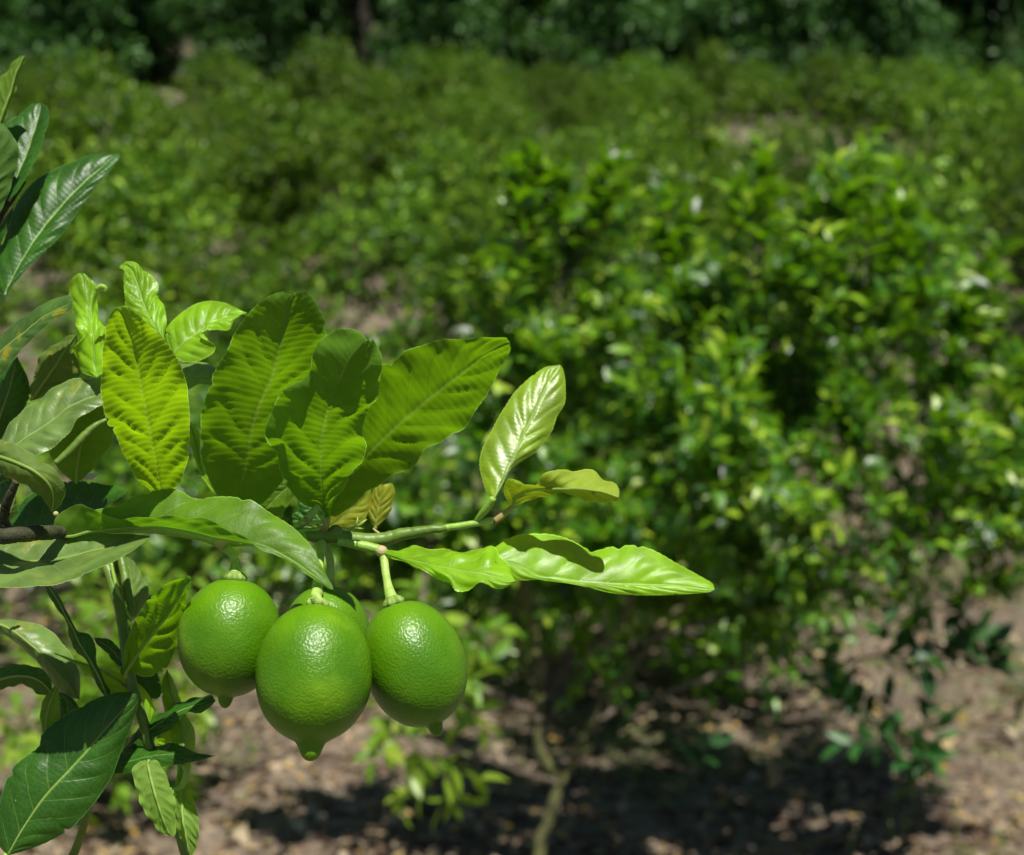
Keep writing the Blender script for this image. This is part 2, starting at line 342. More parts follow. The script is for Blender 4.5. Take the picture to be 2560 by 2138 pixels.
# ------------------------------------------------------------------ foreground leaves
LEAFN = [0]
def leaf(parent, zone, Mi, Li, Ri, d=(.75, .75), mat='lime', side=1, e=(0, 0), cup=0.06, quilt=.0010, nv=9,
         ripple=.0008, pet=None, petmat='stem', rib='rib', ribr=.0009, label=None, T=120, bow=0.0, serr=.022, name='leaf'):
    LEAFN[0] += 1; rng = np.random.default_rng(LEAFN[0] * 7 + 1); Q = 15
    m = zc(zone, Mi); l = zc(zone, Li); r = zc(zone, Ri)
    l = np.vstack([m[:1], l, m[-1:]]); r = np.vstack([m[:1], r, m[-1:]])
    t = np.linspace(0, 1, T); m2 = spline(m, T); l2 = spline(l, T); r2 = spline(r, T)
    dm = curve1(d, t) + bow * np.sin(math.pi * t); env = (4 * t * (1 - t)) ** .5
    eL = curve1(e[0], t) * env; eR = curve1(e[1], t) * env
    Mw = P(m2[:, 0], m2[:, 1], dm)
    cols, us = [], []
    for sgn, ed, ee in ((-1, l2, eL), (1, r2, eR)):
        Ew = P(ed[:, 0], ed[:, 1], dm + ee)
        saw = 1 - serr * (np.abs(((t * 34 + .3 * np.sin(t * 31 + LEAFN[0])) % 1) - .2))
        nk = np.zeros(T)                                         # nicks and chewed spots along the margin
        for _ in range(rng.integers(0, 4)): nk += rng.uniform(.03, .11) * np.exp(-((t - rng.uniform(.2, .92)) / rng.uniform(.006, .014)) ** 2)
        Ew = Mw + (Ew - Mw) * (1 - nk.clip(0, .2))[:, None]
        hw = np.linalg.norm(Ew - Mw, axis=1)
        uu = np.linspace(0, 1, Q + 1)[1:] if sgn == 1 else np.linspace(1, 0, Q + 1)[:-1]
        g = []
        for u in uu:
            k = u * (saw if u > .97 else 1)
            p = Mw + (Ew - Mw) * (k if np.ndim(k) == 0 else k[:, None]) - FWD * (cup * hw * math.sin(math.pi * u))[:, None]
            g.append(p); us.append(sgn * u)
        cols += g
        if sgn == -1: cols.append(Mw); us.append(0.0)
    G = np.stack(cols, 1); us = np.array(us)                     # T x (2Q+1) x 3
    dt = np.gradient(G, axis=0); du = np.gradient(G, axis=1)
    N = unit(np.cross(du, dt)); tc = np.sum(N * unit(EYE - G), axis=2).mean()
    if tc < 0: N = -N
    V = (t * nv)[:, None] * np.ones_like(us)[None]; U = us[None] * np.ones_like(t)[:, None]; aU = np.abs(U)
    ph = (V + .5 * (U > 0) - VK * aU + .10 * np.sin(V * 1.9 + LEAFN[0]) + .05 * np.sin(5 * U + V * .8 + 2 * LEAFN[0])) % 1.0
    h = np.abs(np.sin(math.pi * ph)) ** .62 * np.clip(1.35 * aU, 0, 1) ** .6 * np.clip((1 - aU) * 2.2, 0, 1) * env[:, None]
    wob = np.sin(V * 2.1 + 3 * U + LEAFN[0]) * .6 + np.sin(V * 4.7 - 5 * U + 2 * LEAFN[0]) * .4
    G = G + N * (quilt * side * (h - .45) * (1 + .75 * wob) + ripple * wob * aU ** 2 * env[:, None])[:, :, None]
    G[:, Q] -= N[:, Q] * quilt * side * .3
    W = 2 * Q + 1; idx = np.arange(T * W).reshape(T, W)
    F = np.stack([idx[:-1, :-1].ravel(), idx[:-1, 1:].ravel(), idx[1:, 1:].ravel(), idx[1:, :-1].ravel()], 1)
    # orient: front face = upper surface
    fn = np.cross(du, dt); s0 = np.sum(fn * (EYE - G), axis=2).sum()
    if (s0 > 0) != (side > 0): F = F[:, ::-1]
    mb = MB(); mb.add(G.reshape(-1, 3), F, 0, np.stack([U.ravel(), V.ravel()], 1))
    if rib:
        rr = np.linspace(1, .25, T) * ribr
        mb.tube(G[1:-2, Q] + N[1:-2, Q] * (rr[1:-2] * (-.35 if side > 0 else .35))[:, None], [ribr, ribr * .75, ribr * .3], 1, 6)
    if pet is not None:
        pz, pp, pd, pr = pet
        q = zc(pz, pp); q = spline(q, 14); dd = curve1(pd, np.linspace(0, 1, 14))
        mb.tube(P(q[:, 0], q[:, 1], dd), pr, 2, 8)
    o = mb.build(name, [M[mat], M[rib or 'rib'], M[petmat]], parent)
    if label: o['label'] = label
    return o
def stem(parent, name, segs, mats, label=None, knots=()):
    mb = MB(); ml = list(dict.fromkeys([s[4] for s in segs] + [k[3] for k in knots]))
    for z, pts, dep, rad, mt in segs:
        n = max(8, 7 * len(pts)); q = spline(zc(z, pts), n); dd = curve1(dep, np.linspace(0, 1, n))
        p = P(q[:, 0], q[:, 1], dd); rg = np.random.default_rng(len(mb.v) + 3)
        p = p + rg.normal(0, np.mean(rad) * .04, p.shape)
        mb.tube(p, rad, ml.index(mt), 12)
    for z, pt, (dep, rad), mt in knots:
        q = zc(z, [pt])[0]; c = P(q[0], q[1], np.array(dep)); a = np.linspace(-1, 1, 7)
        mb.tube(c[None] + a[:, None] * np.array([rad, 0, -rad * .3])[None], (rad * np.sqrt(np.clip(1.04 - a * a, 0, 1))), ml.index(mt), 10)
    o = mb.build(name, [M[k] for k in ml], parent)
    if label: o['label'] = label
    return o

root = empty('lime_tree', tuple(P(-420, 2600, 1.0)))
tag(root, 'sharp foreground citrus boughs with large leaves, reaching in from the left edge', 'tree')
fb = stem(root, 'branch', [
    ('Z2', [(-160, 1345), (0, 1358), (120, 1345), (250, 1335), (350, 1330), (470, 1332)], (.745, .715, .73, .755), (.0042, .0040, .0036), 'bark'),
    ('Z2', [(440, 1345), (540, 1325), (700, 1312), (930, 1306), (1100, 1325), (1250, 1355), (1380, 1392)], (.755, .748, .745), (.0017, .0026, .0027, .0024), 'stem'),
    ('Z6', [(300, 190), (420, 195), (560, 180), (700, 160), (830, 155), (900, 150)], (.745, .757, .757), (.0026, .0028, .0028), 'stem'),
    ('Z6', [(880, 150), (1000, 155), (1100, 165), (1250, 185), (1380, 178), (1500, 148), (1620, 128), (1800, 103)], (.757, .765, .765), (.0038, .0040, .0034, .0018), 'stemdark'),
    ('Z6', [(1790, 104), (1900, 88), (2000, 72), (2100, 52)], (.765, .765), (.0019, .0018), 'stem'),
    ('Z6', [(1090, 192), (1180, 208), (1270, 226), (1350, 248)], (.758, .756), (.0020, .0026, .0027), 'stem'),
    ('Z9', [(190, 730), (300, 650), (380, 600), (460, 500), (560, 370)], (.758, .762), (.0016, .0022, .0022, .0016), 'stem'),
    ('Z9', [(200, 760), (380, 750), (540, 720), (620, 680)], (.755, .757), (.0014, .0016, .001), 'stem'),
    ('Z9', [(440, 650), (520, 620), (640, 620)], (.752, .752), (.0008, .0012, .0006), 'stem'),
    ('Z9', [(1360, 710), (1400, 745), (1450, 785)], (.765, .765), (.0005, .0007), 'scar'),
    ('Z8', [(240, 1190), (180, 1330), (100, 1500), (70, 1640), (60, 1760), (80, 1900)], (.735, .75), (.0018, .0024, .0026, .003), 'bark'),
    ('Z2', [(1370, 1400), (1420, 1440), (1450, 1490)], (.748, .760), (.0012, .0014), 'stemdark'),
    ('Z8', [(810, 930), (1000, 760), (1250, 500), (1400, 370), (1560, 290)], (.76, .77), (.0017, .0022, .0020, .0012), 'stemdark'),
], None, 'horizontal fruiting branch, woody brown at the left turning bright green to the right', knots=[
    ('Z2', (1385, 1390), (.742, .0035), 'scar'), ('Z6', (1370, 258), (.754, .0032), 'scar'), ('Z9', (375, 580), (.758, .0013), 'reddish'),
    ('Z2', (350, 1215), (.745, .0014), 'scar'), ('Z2', (30, 1290), (.752, .0035), 'bark'), ('Z9', (810, 770), (.76, .0042), 'stemdark')])
# bud cluster, thorns on the branch
mb = MB()
for p0, p1, r_ in (((1110, 690), (1140, 540), .0005), ((1110, 690), (1270, 575), .0006), ((1100, 690), (930, 715), .0005), ((1110, 700), (970, 745), .0006), ((1110, 700), (1220, 710), .0004)):
    q = zc('Z9', [p0, ((p0[0] + p1[0]) / 2, (p0[1] + p1[1]) / 2 + 6), p1]); mb.tube(P(q[:, 0], q[:, 1], np.full(3, .752)), [r_, r_ * 1.4, r_ * .5], 0, 6)
mb.build('bud_cluster', [M['pale']], fb)
mb = MB(); q = zc('Z9', [(650, 720), (665, 640), (650, 520)]); mb.tube(P(q[:, 0], q[:, 1], np.array([.752, .749, .747])), [.0019, .0013, .0002], 0, 8)
mb.build('thorn', [M['reddish']], fb)
for p0, p1, p2 in (((70, 1760), (150, 1700), (250, 1640)),):
    mb = MB(); q = zc('Z8', [p0, p1, p2]); mb.tube(P(q[:, 0], q[:, 1], np.array([.75, .747, .743])), [.0016, .0018, .0006], 0, 8)
    mb.build('thorn', [M['pale']], fb)
mb = MB()
for k in range(6):
    q = zc('Z8', [(1200 + 38 * k, 1165 - 26 * (k % 3)), (1215 + 36 * k, 1120 - 22 * ((k + 1) % 3))])
    mb.tube(P(q[:, 0], q[:, 1], np.array([.81, .81])), [.0016, .0020], 0, 8)
tag(mb.build('blossom', [M['blossom']], fb), 'small white blossom bud peeping out behind the leaves')

# -- upright cluster on the fruiting branch
leaf(fb, 'Z2', [(1022, 1150), (1010, 1060), (985, 930), (955, 760), (915, 560), (880, 390), (845, 200), (790, 20), (742, -82)],
     [(955, 1100), (935, 1060), (850, 960), (760, 800), (680, 640), (640, 480), (634, 330), (655, 160), (685, 0), (712, -65)],
     [(1075, 1110), (1100, 1050), (1150, 950), (1185, 800), (1190, 600), (1165, 400), (1125, 265), (1045, 145), (950, 50), (872, -20), (800, -85)],
     (.785, .745, .70, .668), 'bright', -1, e=(.002, .004), quilt=.0024, nv=9, ripple=.0014, rib=None, label='upright bright yellow-green leaf with a pale midrib, facing the viewer')
leaf(fb, 'Z4', [(420, 1440), (375, 1340), (405, 1200), (440, 1000), (470, 860), (520, 730), (580, 600), (620, 440), (660, 280), (700, 130), (728, 76)],
     [(300, 1400), (240, 1335), (160, 1200), (118, 1020), (135, 880), (175, 700), (230, 540), (310, 400), (400, 250), (480, 165), (570, 95), (640, 72)],
     [(520, 1390), (600, 1310), (690, 1180), (745, 1000), (790, 800), (835, 620), (890, 460), (914, 300), (885, 205), (840, 125), (790, 75)],
     (.80, .785, .755, .72, .70), 'sheer', -1, e=((.002, .008, .0), .002), quilt=.0017, nv=9, ripple=.0018, rib=None, label='tall round-topped leaf at the centre of the cluster')
leaf(fb, 'Z4', [(930, 1500), (900, 1385), (890, 1200), (890, 1000), (915, 880), (955, 740), (1010, 620), (1070, 500), (1120, 430), (1175, 375)],
     [(880, 1395), (740, 1370), (650, 1260), (595, 1130), (568, 980), (580, 830), (650, 700), (760, 600), (840, 510), (880, 420), (890, 385), (960, 345), (1060, 320), (1140, 335)],
     [(960, 1350), (1040, 1270), (1130, 1160), (1172, 1040), (1158, 900), (1180, 820), (1240, 745), (1256, 600), (1255, 480), (1225, 395), (1200, 365)],
     (.768, .752, .722, .69, .675), 'sheer', -1, e=((.0, .010, .012), (.001, -.012, .004)), quilt=.0022, nv=8, ripple=.0036, cup=.12,
     pet=('Z4', [(930, 1490), (925, 1530), (915, 1565)], (.755, .757), (.0013, .0012)), rib=None, label='deeply puckered dark green leaf with a curled top, in front of its neighbours')
leaf(fb, 'Z5', [(-231, 1423), (-120, 1210), (-20, 1060), (60, 970), (200, 830), (340, 700), (480, 590), (640, 460), (800, 330), (950, 230), (1095, 160)],
     [(-205, 1290), (-170, 1050), (-110, 760), (-10, 520), (70, 390), (150, 315), (260, 275), (330, 215), (430, 175), (600, 150), (880, 118), (1060, 115)],
     [(-170, 1430), (-79, 1365), (73, 1260), (202, 1154), (292, 1096), (420, 1030), (510, 930), (620, 880), (740, 780), (850, 660), (905, 580), (960, 500), (995, 430), (1020, 330), (1065, 270), (1098, 215)],
     (.795, .775, .745, .715), 'sheer', -1, e=((-.004, -.022, -.012), (.0, .018, .008)), quilt=.0017, nv=10, ripple=.0022, rib=None, label='large broad leaf slanting up to the right from the cluster')
leaf(fb, 'Z5', [(970, 1305), (1030, 1200), (1090, 1080), (1150, 950), (1210, 810), (1260, 700), (1310, 600), (1360, 480), (1410, 380), (1455, 322)],
     [(925, 1270), (890, 1170), (867, 1050), (890, 940), (950, 820), (1010, 700), (1060, 620), (1130, 520), (1200, 450), (1270, 390), (1350, 340), (1400, 328)],
     [(1010, 1260), (1060, 1160), (1120, 1090), (1200, 1030), (1300, 960), (1360, 880), (1410, 810), (1450, 700), (1500, 610), (1508, 500), (1500, 400), (1480, 340)],
     (.757, .77, .785, .80), 'pale', 1, e=(.007, .006), quilt=.0015, nv=8,
     pet=('Z5', [(975, 1300), (930, 1370), (880, 1430), (845, 1468)], (.757, .765), (.0017, .0022, .0014)), label='glossy pale young leaf standing upright on the right-hand twig')
leaf(fb, 'Z5', [(1120, 1362), (1140, 1300), (1200, 1248), (1350, 1222), (1500, 1225), (1650, 1240), (1780, 1262), (1888, 1300)],
     [(1085, 1335), (1050, 1240), (1075, 1165), (1120, 1148), (1165, 1175), (1270, 1205), (1340, 1125), (1430, 1095), (1500, 1105), (1550, 1120), (1640, 1100), (1710, 1110), (1780, 1165), (1850, 1190), (1885, 1240)],
     [(1150, 1362), (1250, 1310), (1340, 1282), (1480, 1265), (1600, 1290), (1700, 1325), (1770, 1337), (1830, 1322), (1870, 1322)],
     (.765, .752, .744, .740), 'pale', -1, e=((.008, -.010, .010, .010), .006), quilt=.0012, nv=8, serr=.02,
     pet=('Z5', [(1125, 1358), (1080, 1395), (1040, 1430), (985, 1470)], (.765, .765), (.0012, .0018, .0020)), petmat='reddish', label='yellowish curled leaf at the end of the right-hand twig')
leaf(fb, 'Z7', [(440, 400), (620, 372), (760, 420), (860, 472), (1000, 492), (1150, 508), (1300, 518), (1500, 522), (1700, 528), (1945, 553)],
     [(470, 360), (580, 288), (720, 215), (900, 203), (1050, 235), (1185, 308), (1300, 283), (1450, 275), (1560, 300), (1700, 380), (1850, 462), (1930, 510)],
     [(560, 430), (640, 450), (720, 497), (860, 492), (1000, 503), (1150, 535), (1250, 565), (1400, 586), (1600, 590), (1800, 580), (1900, 572)],
     (.757, .757, .760, .760), 'young', 1, e=((.012, .018, .014, .010), -.002), quilt=.0013, nv=9, ribr=.0006, label='long glossy lime-green leaf pointing right with a folded lower edge')
leaf(fb, 'Z7', [(-140, 310), (-40, 335), (50, 365), (200, 395), (350, 425), (480, 450), (600, 470), (715, 498)],
     [(-60, 305), (50, 308), (100, 292), (250, 291), (400, 290), (470, 310), (520, 312), (560, 286), (600, 300), (620, 350), (680, 400), (710, 470)],
     [(-60, 360), (20, 380), (90, 420), (160, 445), (230, 490), (300, 510), (345, 565), (420, 560), (500, 515), (600, 552), (660, 540)],
     (.754, .738, .728, .722), 'young', 1, e=((.008, .018, .016), (.0, -.006, -.002)), quilt=.0016, nv=6, ripple=.0035, cup=.1, serr=.02, label='crumpled bright young leaf beside the node above the right lime')
leaf(fb, 'Z2', [(345, 1338), (450, 1345), (560, 1318), (700, 1295), (930, 1288), (1100, 1300), (1250, 1330), (1400, 1368), (1550, 1392), (1680, 1425), (1790, 1480), (1960, 1590), (2090, 1690)],
     [(340, 1290), (350, 1238), (400, 1193), (500, 1150), (560, 1170), (640, 1200), (760, 1240), (870, 1243), (950, 1235), (1100, 1225), (1240, 1228), (1320, 1255), (1400, 1300), (1500, 1350), (1604, 1403), (1700, 1450), (1800, 1510), (1890, 1575), (1990, 1640), (2060, 1690)],
     [(400, 1300), (500, 1220), (600, 1190), (680, 1165), (750, 1148), (830, 1100), (950, 1065), (1100, 1065), (1230, 1105), (1330, 1100), (1440, 1095), (1540, 1120), (1640, 1170), (1750, 1235), (1850, 1300), (1920, 1370), (1970, 1450), (2050, 1600), (2085, 1660)],
     (.745, .738, .725, .719, .712), 'mid', 1, e=((-.004, -.010, -.006, .0), (.004, .014, .014, .005)), quilt=.0010, nv=11, ripple=.002, label='long folded leaf arching over the front lime with its tip at the lime stalk')
leaf(fb, 'Z8', [(-160, 2110), (100, 1990), (450, 1960), (900, 1840), (1400, 1650), (1880, 1345)],
     [(-60, 1900), (150, 1700), (400, 1400), (700, 1240), (1000, 1180), (1300, 1190), (1700, 1260), (1850, 1315)],
     [(-100, 2300), (200, 2350), (600, 2280), (1000, 2130), (1300, 1850), (1490, 1600), (1700, 1520), (1830, 1420)],
     (.80, .80, .79), 'dark', 1, e=(.008, .004), quilt=.0008, nv=9)
leaf(fb, 'Z2', [(-120, 1495), (60, 1500), (250, 1505), (450, 1470), (700, 1410), (942, 1349)],
     [(-80, 1400), (60, 1372), (250, 1340), (500, 1325), (750, 1335), (880, 1342)],
     [(-90, 1640), (0, 1672), (200, 1671), (400, 1640), (600, 1562), (760, 1482), (880, 1405)],
     (.745, .74, .738), 'grey', 1, e=(.012, -.045), quilt=.0009, nv=9, label='pale mottled leaf lying below the branch at the left edge')
leaf(fb, 'Z2', [(-90, 830), (20, 862), (120, 900), (220, 950), (300, 1020), (335, 1100), (325, 1205)],
     [(-40, 745), (20, 755), (120, 798), (220, 850), (320, 922), (388, 1010), (412, 1090), (385, 1150), (350, 1182)],
     [(-60, 930), (20, 965), (90, 1010), (160, 1032), (210, 1065), (260, 1110), (290, 1150), (310, 1185)],
     (.715, .705, .705, .72), 'spot', -1, e=(.006, .006), cup=.16, quilt=.0006, nv=8, label='olive leaf with orange spots curling down over the branch')
leaf(fb, 'Z2', [(-20, 860), (120, 760), (300, 640), (450, 530), (640, 450), (720, 430)],
     [(-10, 760), (60, 655), (150, 550), (280, 460), (430, 375), (560, 353), (660, 370)],
     [(60, 900), (160, 880), (240, 850), (330, 790), (430, 705), (510, 600), (600, 545), (690, 500)],
     (.76, .768, .775), 'grey', 1, e=(.011, -.011), cup=.08, quilt=.0013, nv=8, ripple=.002, label='broad greyish glossy leaf with dust marks, left of the bright upright leaf')
leaf(fb, 'Z2', [(470, 1020), (485, 900), (510, 780), (570, 680), (680, 560)],
     [(420, 985), (350, 900), (310, 820), (400, 730), (500, 610), (600, 550)],
     [(520, 990), (600, 905), (690, 790), (715, 720), (720, 620)],
     (.79, .78, .77), 'mid', -1, e=(.0, .008), quilt=.0007, nv=8)
leaf(fb, 'Z2', [(200, 505), (260, 420), (330, 320), (400, 210), (475, 95)],
     [(196, 440), (210, 370), (232, 270), (290, 195), (380, 130), (430, 105)],
     [(280, 470), (400, 400), (500, 350), (510, 260), (500, 170)],
     (.80, .79, .785), 'spot', -1, e=(.006, .002), quilt=.0009, nv=7, label='small olive leaf half hidden behind the glossy young leaf')
leaf(fb, 'Z1', [(-90, 1790), (30, 1680), (120, 1610), (230, 1520), (400, 1430)],
     [(-60, 1690), (10, 1610), (100, 1530), (220, 1455), (320, 1408), (385, 1396)],
     [(-20, 1860), (70, 1755), (130, 1685), (200, 1612), (300, 1532), (385, 1478)],
     (.775, .77, .765), 'spot', 1, e=(.010, -.004), cup=.12, quilt=.0007, nv=9, label='long dark leaf with yellow speckles slanting up from the left edge')
leaf(fb, 'Z2', [(-60, 780), (0, 600), (60, 420), (110, 230)],
     [(-80, 600), (-40, 420), (40, 280), (80, 240)],
     [(40, 720), (120, 600), (185, 500), (190, 430), (170, 350), (135, 270)],
     (.80, .795, .79), 'dark', 1, e=(.004, .006), quilt=.0008, nv=8)
leaf(fb, 'Z1', [(530, 1850), (512, 1754), (505, 1600), (490, 1500), (470, 1400), (445, 1275)],
     [(440, 1820), (410, 1754), (405, 1690), (440, 1620), (402, 1530), (380, 1440), (378, 1360), (400, 1300), (425, 1275)],
     [(600, 1800), (592, 1700), (588, 1590), (548, 1500), (540, 1420), (520, 1340), (490, 1300), (465, 1278)],
     (.768, .778, .79, .798), 'young', 1, e=((-.002, .014, -.006, .012, .0), (.0, -.004, .008, .0)), quilt=.0014, nv=7, ripple=.003, label='narrow wavy glossy young leaf, leftmost of the light green tips')
mb = MB(); q = spline(zc('Z1', [(525, 1370), (555, 1350), (580, 1362), (572, 1385)]), 10)
mb.tube(P(q[:, 0], q[:, 1], np.full(10, .762)), [.0012, .0016, .0006], 0, 6); mb.build('tendril_tip', [M['young']], fb)
leaf(fb, 'Z1', [(900, 1640), (830, 1540), (780, 1430), (750, 1330), (715, 1250), (665, 1228)],
     [(800, 1600), (700, 1500), (684, 1420), (676, 1320), (682, 1262), (655, 1245)],
     [(915, 1560), (903, 1470), (870, 1400), (866, 1330), (800, 1270), (745, 1215), (690, 1208)],
     (.765, .775, .785, .79), 'young', 1, e=((.004, -.006), (.006, .002)), quilt=.0016, nv=8, ripple=.002, label='yellowish curled young leaf with a hooked tip, above the bright upright leaf')
leaf(fb, 'Z1', [(930, 1730), (990, 1665), (1060, 1610), (1140, 1560), (1240, 1510), (1355, 1492)],
     [(900, 1650), (908, 1575), (975, 1500), (1050, 1450), (1130, 1424), (1220, 1430), (1300, 1462)],
     [(1000, 1760), (1080, 1758), (1150, 1725), (1175, 1690), (1150, 1662), (1105, 1640), (1090, 1612), (1120, 1592), (1180, 1584), (1255, 1588), (1285, 1540), (1330, 1505)],
     (.77, .775, .78, .782), 'young', 1, e=(.012, (-.010, -.012, .0)), quilt=.0018, nv=8, label='glossy young leaf with a bite taken out of its lower edge')
leaf(fb, 'Z2', [(1040, 370), (1150, 360), (1260, 350), (1390, 350)], [(1080, 300), (1150, 272), (1250, 262), (1350, 292)],
     [(1100, 460), (1180, 436), (1240, 405), (1330, 402)], (.80, .80, .80), 'grey', 1, e=(.012, -.004), quilt=.0006, nv=7)
leaf(fb, 'Z2', [(1170, 620), (1215, 720), (1240, 850), (1270, 960), (1320, 1040), (1385, 1100)], [(1195, 650), (1250, 710), (1255, 840), (1285, 950), (1340, 1030)],
     [(1170, 700), (1195, 800), (1235, 920), (1280, 1020), (1330, 1085)], (.80, .80, .80), 'young', 1, quilt=.0005, nv=6)
leaf(fb, 'Z4', [(730, 1260), (640, 1330), (570, 1400), (500, 1470)], [(680, 1230), (560, 1290), (480, 1340), (450, 1400)], [(720, 1340), (680, 1410), (620, 1480), (560, 1490)],
     (.80, .80, .80), 'mid', 1, quilt=.0007, nv=6)
leaf(fb, 'Z9', [(700, 720), (900, 560), (1050, 420), (1200, 300), (1330, 130)], [(650, 560), (800, 420), (1000, 280), (1200, 160)],
     [(800, 740), (1000, 690), (1200, 620), (1290, 480), (1330, 300)], (.81, .81, .81), 'yellow', 1, quilt=.0008, nv=6, label='yellowing leaf low behind the large slanting leaf')
leaf(fb, 'Z9', [(1400, 720), (1420, 560), (1440, 400), (1470, 200), (1500, 60)], [(1330, 640), (1280, 500), (1290, 330), (1350, 150), (1420, 40)],
     [(1490, 640), (1600, 520), (1660, 350), (1690, 180), (1640, 50)], (.83, .83, .83), 'yellow', 1, e=(.004, .006), quilt=.0012, nv=6, label='rearmost yellow leaf, upright and ribbed, behind the twig fork')
leaf(fb, 'Z9', [(640, 660), (560, 560), (480, 450), (380, 330), (270, 220)], [(600, 700), (420, 600), (300, 500), (250, 300)], [(660, 560), (660, 440), (560, 330), (400, 230)],
     (.80, .80, .80), 'dark', 1, quilt=.0006, nv=6)
leaf(fb, 'Z9', [(560, 720), (400, 690), (250, 600), (80, 640)], [(450, 640), (300, 480), (180, 500)], [(450, 740), (300, 740), (180, 700)],
     (.80, .80, .80), 'dark', 1, quilt=.0006, nv=6)
leaf(fb, 'Z8', [(90, 1740), (150, 1620), (200, 1500), (225, 1380)], [(80, 1650), (140, 1500), (190, 1400)], [(140, 1680), (230, 1560), (240, 1440)],
     (.76, .757), 'grey', 1, quilt=.0004, nv=5)
leaf(fb, 'Z8', [(-120, 1300), (60, 1180), (140, 1180), (190, 1240)], [(-60, 1120), (40, 1060), (140, 1120), (180, 1190)], [(-60, 1480), (60, 1560), (140, 1430), (190, 1300)],
     (.78, .775), 'dark', 1, quilt=.0006, nv=5)

# -- upper left shoot
ub = stem(root, 'branch', [
    ('Z1', [(-140, 1620), (-60, 1520), (0, 1460), (15, 1400)], (.83, .83), (.003, .002, .0016), 'stem'),
    ('Z1', [(-200, 1300), (-60, 1080), (0, 960), (60, 870), (110, 800), (125, 770)], (.84, .83), (.004, .0028, .0018), 'bark'),
    ('Z1', [(-200, 800), (-90, 700), (-40, 560), (0, 480)], (.84, .83), (.003, .002, .0014), 'stemdark')],
    None, 'upper shoot at the left edge carrying dark glossy leaves')
leaf(ub, 'Z1', [(18, 1405), (60, 1310), (120, 1200), (240, 1020), (370, 870), (500, 740), (650, 618)],
     [(-30, 1330), (-25, 1210), (10, 1120), (70, 930), (110, 850), (200, 760), (330, 690), (480, 630), (580, 620)],
     [(60, 1360), (150, 1250), (300, 1110), (400, 980), (460, 890), (540, 790), (600, 720), (655, 640)],
     (.815, .835, .857), 'dark', 1, e=(.010, -.002), cup=.10, quilt=.0013, nv=9, rib='rib_dark', label='biggest dark glossy leaf of the upper left shoot, slanting up to the right')
leaf(ub, 'Z1', [(40, 880), (70, 800), (110, 700), (150, 600), (190, 480), (225, 342)],
     [(25, 780), (25, 650), (15, 550), (20, 468), (100, 405), (170, 352)],
     [(90, 830), (130, 770), (180, 680), (230, 570), (262, 450), (260, 370)],
     (.82, .835, .85), 'dark', 1, e=(.005, -.008), quilt=.0010, nv=8, rib='rib_dark', label='smaller glossy leaf with a strong white sheen at the upper left')
leaf(ub, 'Z1', [(-60, 1010), (-60, 800), (-50, 600), (-60, 400)], [(-150, 900), (-160, 700), (-110, 500)],
     [(-10, 960), (20, 900), (60, 800), (97, 680), (100, 590), (60, 510), (0, 450)], (.815, .81), 'dark', -1, e=(.006, .006), quilt=.0010, nv=8, rib='rib_dark')
leaf(ub, 'Z1', [(-30, 520), (20, 400), (60, 290), (90, 190), (135, 88)], [(-50, 380), (-10, 240), (60, 140), (105, 100)],
     [(10, 480), (45, 370), (75, 290), (100, 200), (120, 140)], (.82, .82), 'mid', -1, e=(.006, .002), quilt=.0008, nv=8, label='narrow pointed leaf topmost at the left edge')
leaf(ub, 'Z1', [(-60, 1240), (0, 1140), (40, 1040), (72, 915)], [(-60, 1120), (0, 1020), (40, 950)], [(-10, 1200), (40, 1110), (70, 1000)],
     (.85, .85), 'dark', 1, quilt=.0005, nv=6)

# -- lower left shoots
lb = stem(root, 'branch', [
    ('Z3', [(560, 60), (590, 130), (640, 280), (675, 420), (695, 560), (715, 700), (745, 850), (800, 1020), (850, 1200), (930, 1450), (990, 1620), (1030, 1760), (1080, 1900)], (.80, .775, .77, .765), (.0030, .0030, .0026, .0020), 'stemdark'),
    ('Z3', [(670, 90), (690, 170), (705, 260), (725, 350), (745, 430)], (.80, .785), (.0026, .0024, .002), 'stemdark'),
    ('Z3', [(620, 130), (640, 230), (670, 330), (700, 400), (740, 440)], (.79, .785), (.0008, .0012, .0020), 'stem'),
    ('Z3', [(1020, 1250), (1035, 1300), (1010, 1370), (970, 1390)], (.758, .758), (.0012, .0016, .0014), 'stem'),
    ('Z3', [(960, 1395), (990, 1420), (1020, 1445)], (.758, .758), (.0014, .0012), 'stem'),
    ('Z3', [(-80, 1880), (0, 1800), (40, 1750)], (.736, .736), (.0026, .0018), 'stem'),
    ('Z3', [(300, 1960), (430, 1700), (520, 1400), (600, 1250), (640, 1130), (700, 980)], (.80, .78, .77), (.0026, .0022, .0016), 'stemdark')],
    None, 'lower shoot hanging down on the left with dark and yellow-green leaves')
leaf(lb, 'Z3', [(38, 1760), (130, 1600), (240, 1440), (350, 1320), (480, 1180), (600, 1040), (700, 930), (766, 862)],
     [(-10, 1700), (-25, 1600), (0, 1430), (50, 1290), (130, 1210), (210, 1150), (230, 1080), (300, 1010), (430, 930), (560, 870), (650, 846), (730, 846)],
     [(100, 1745), (200, 1712), (340, 1650), (440, 1570), (540, 1450), (620, 1330), (660, 1230), (700, 1120), (740, 1020), (770, 920)],
     (.735, .74, .75, .755), 'dark', 1, e=(.006, .004), cup=.08, quilt=.0010, nv=8, rib='rib', ribr=.0007, serr=.02, label='large dark serrated leaf at the bottom left corner, crossed by a shadow')
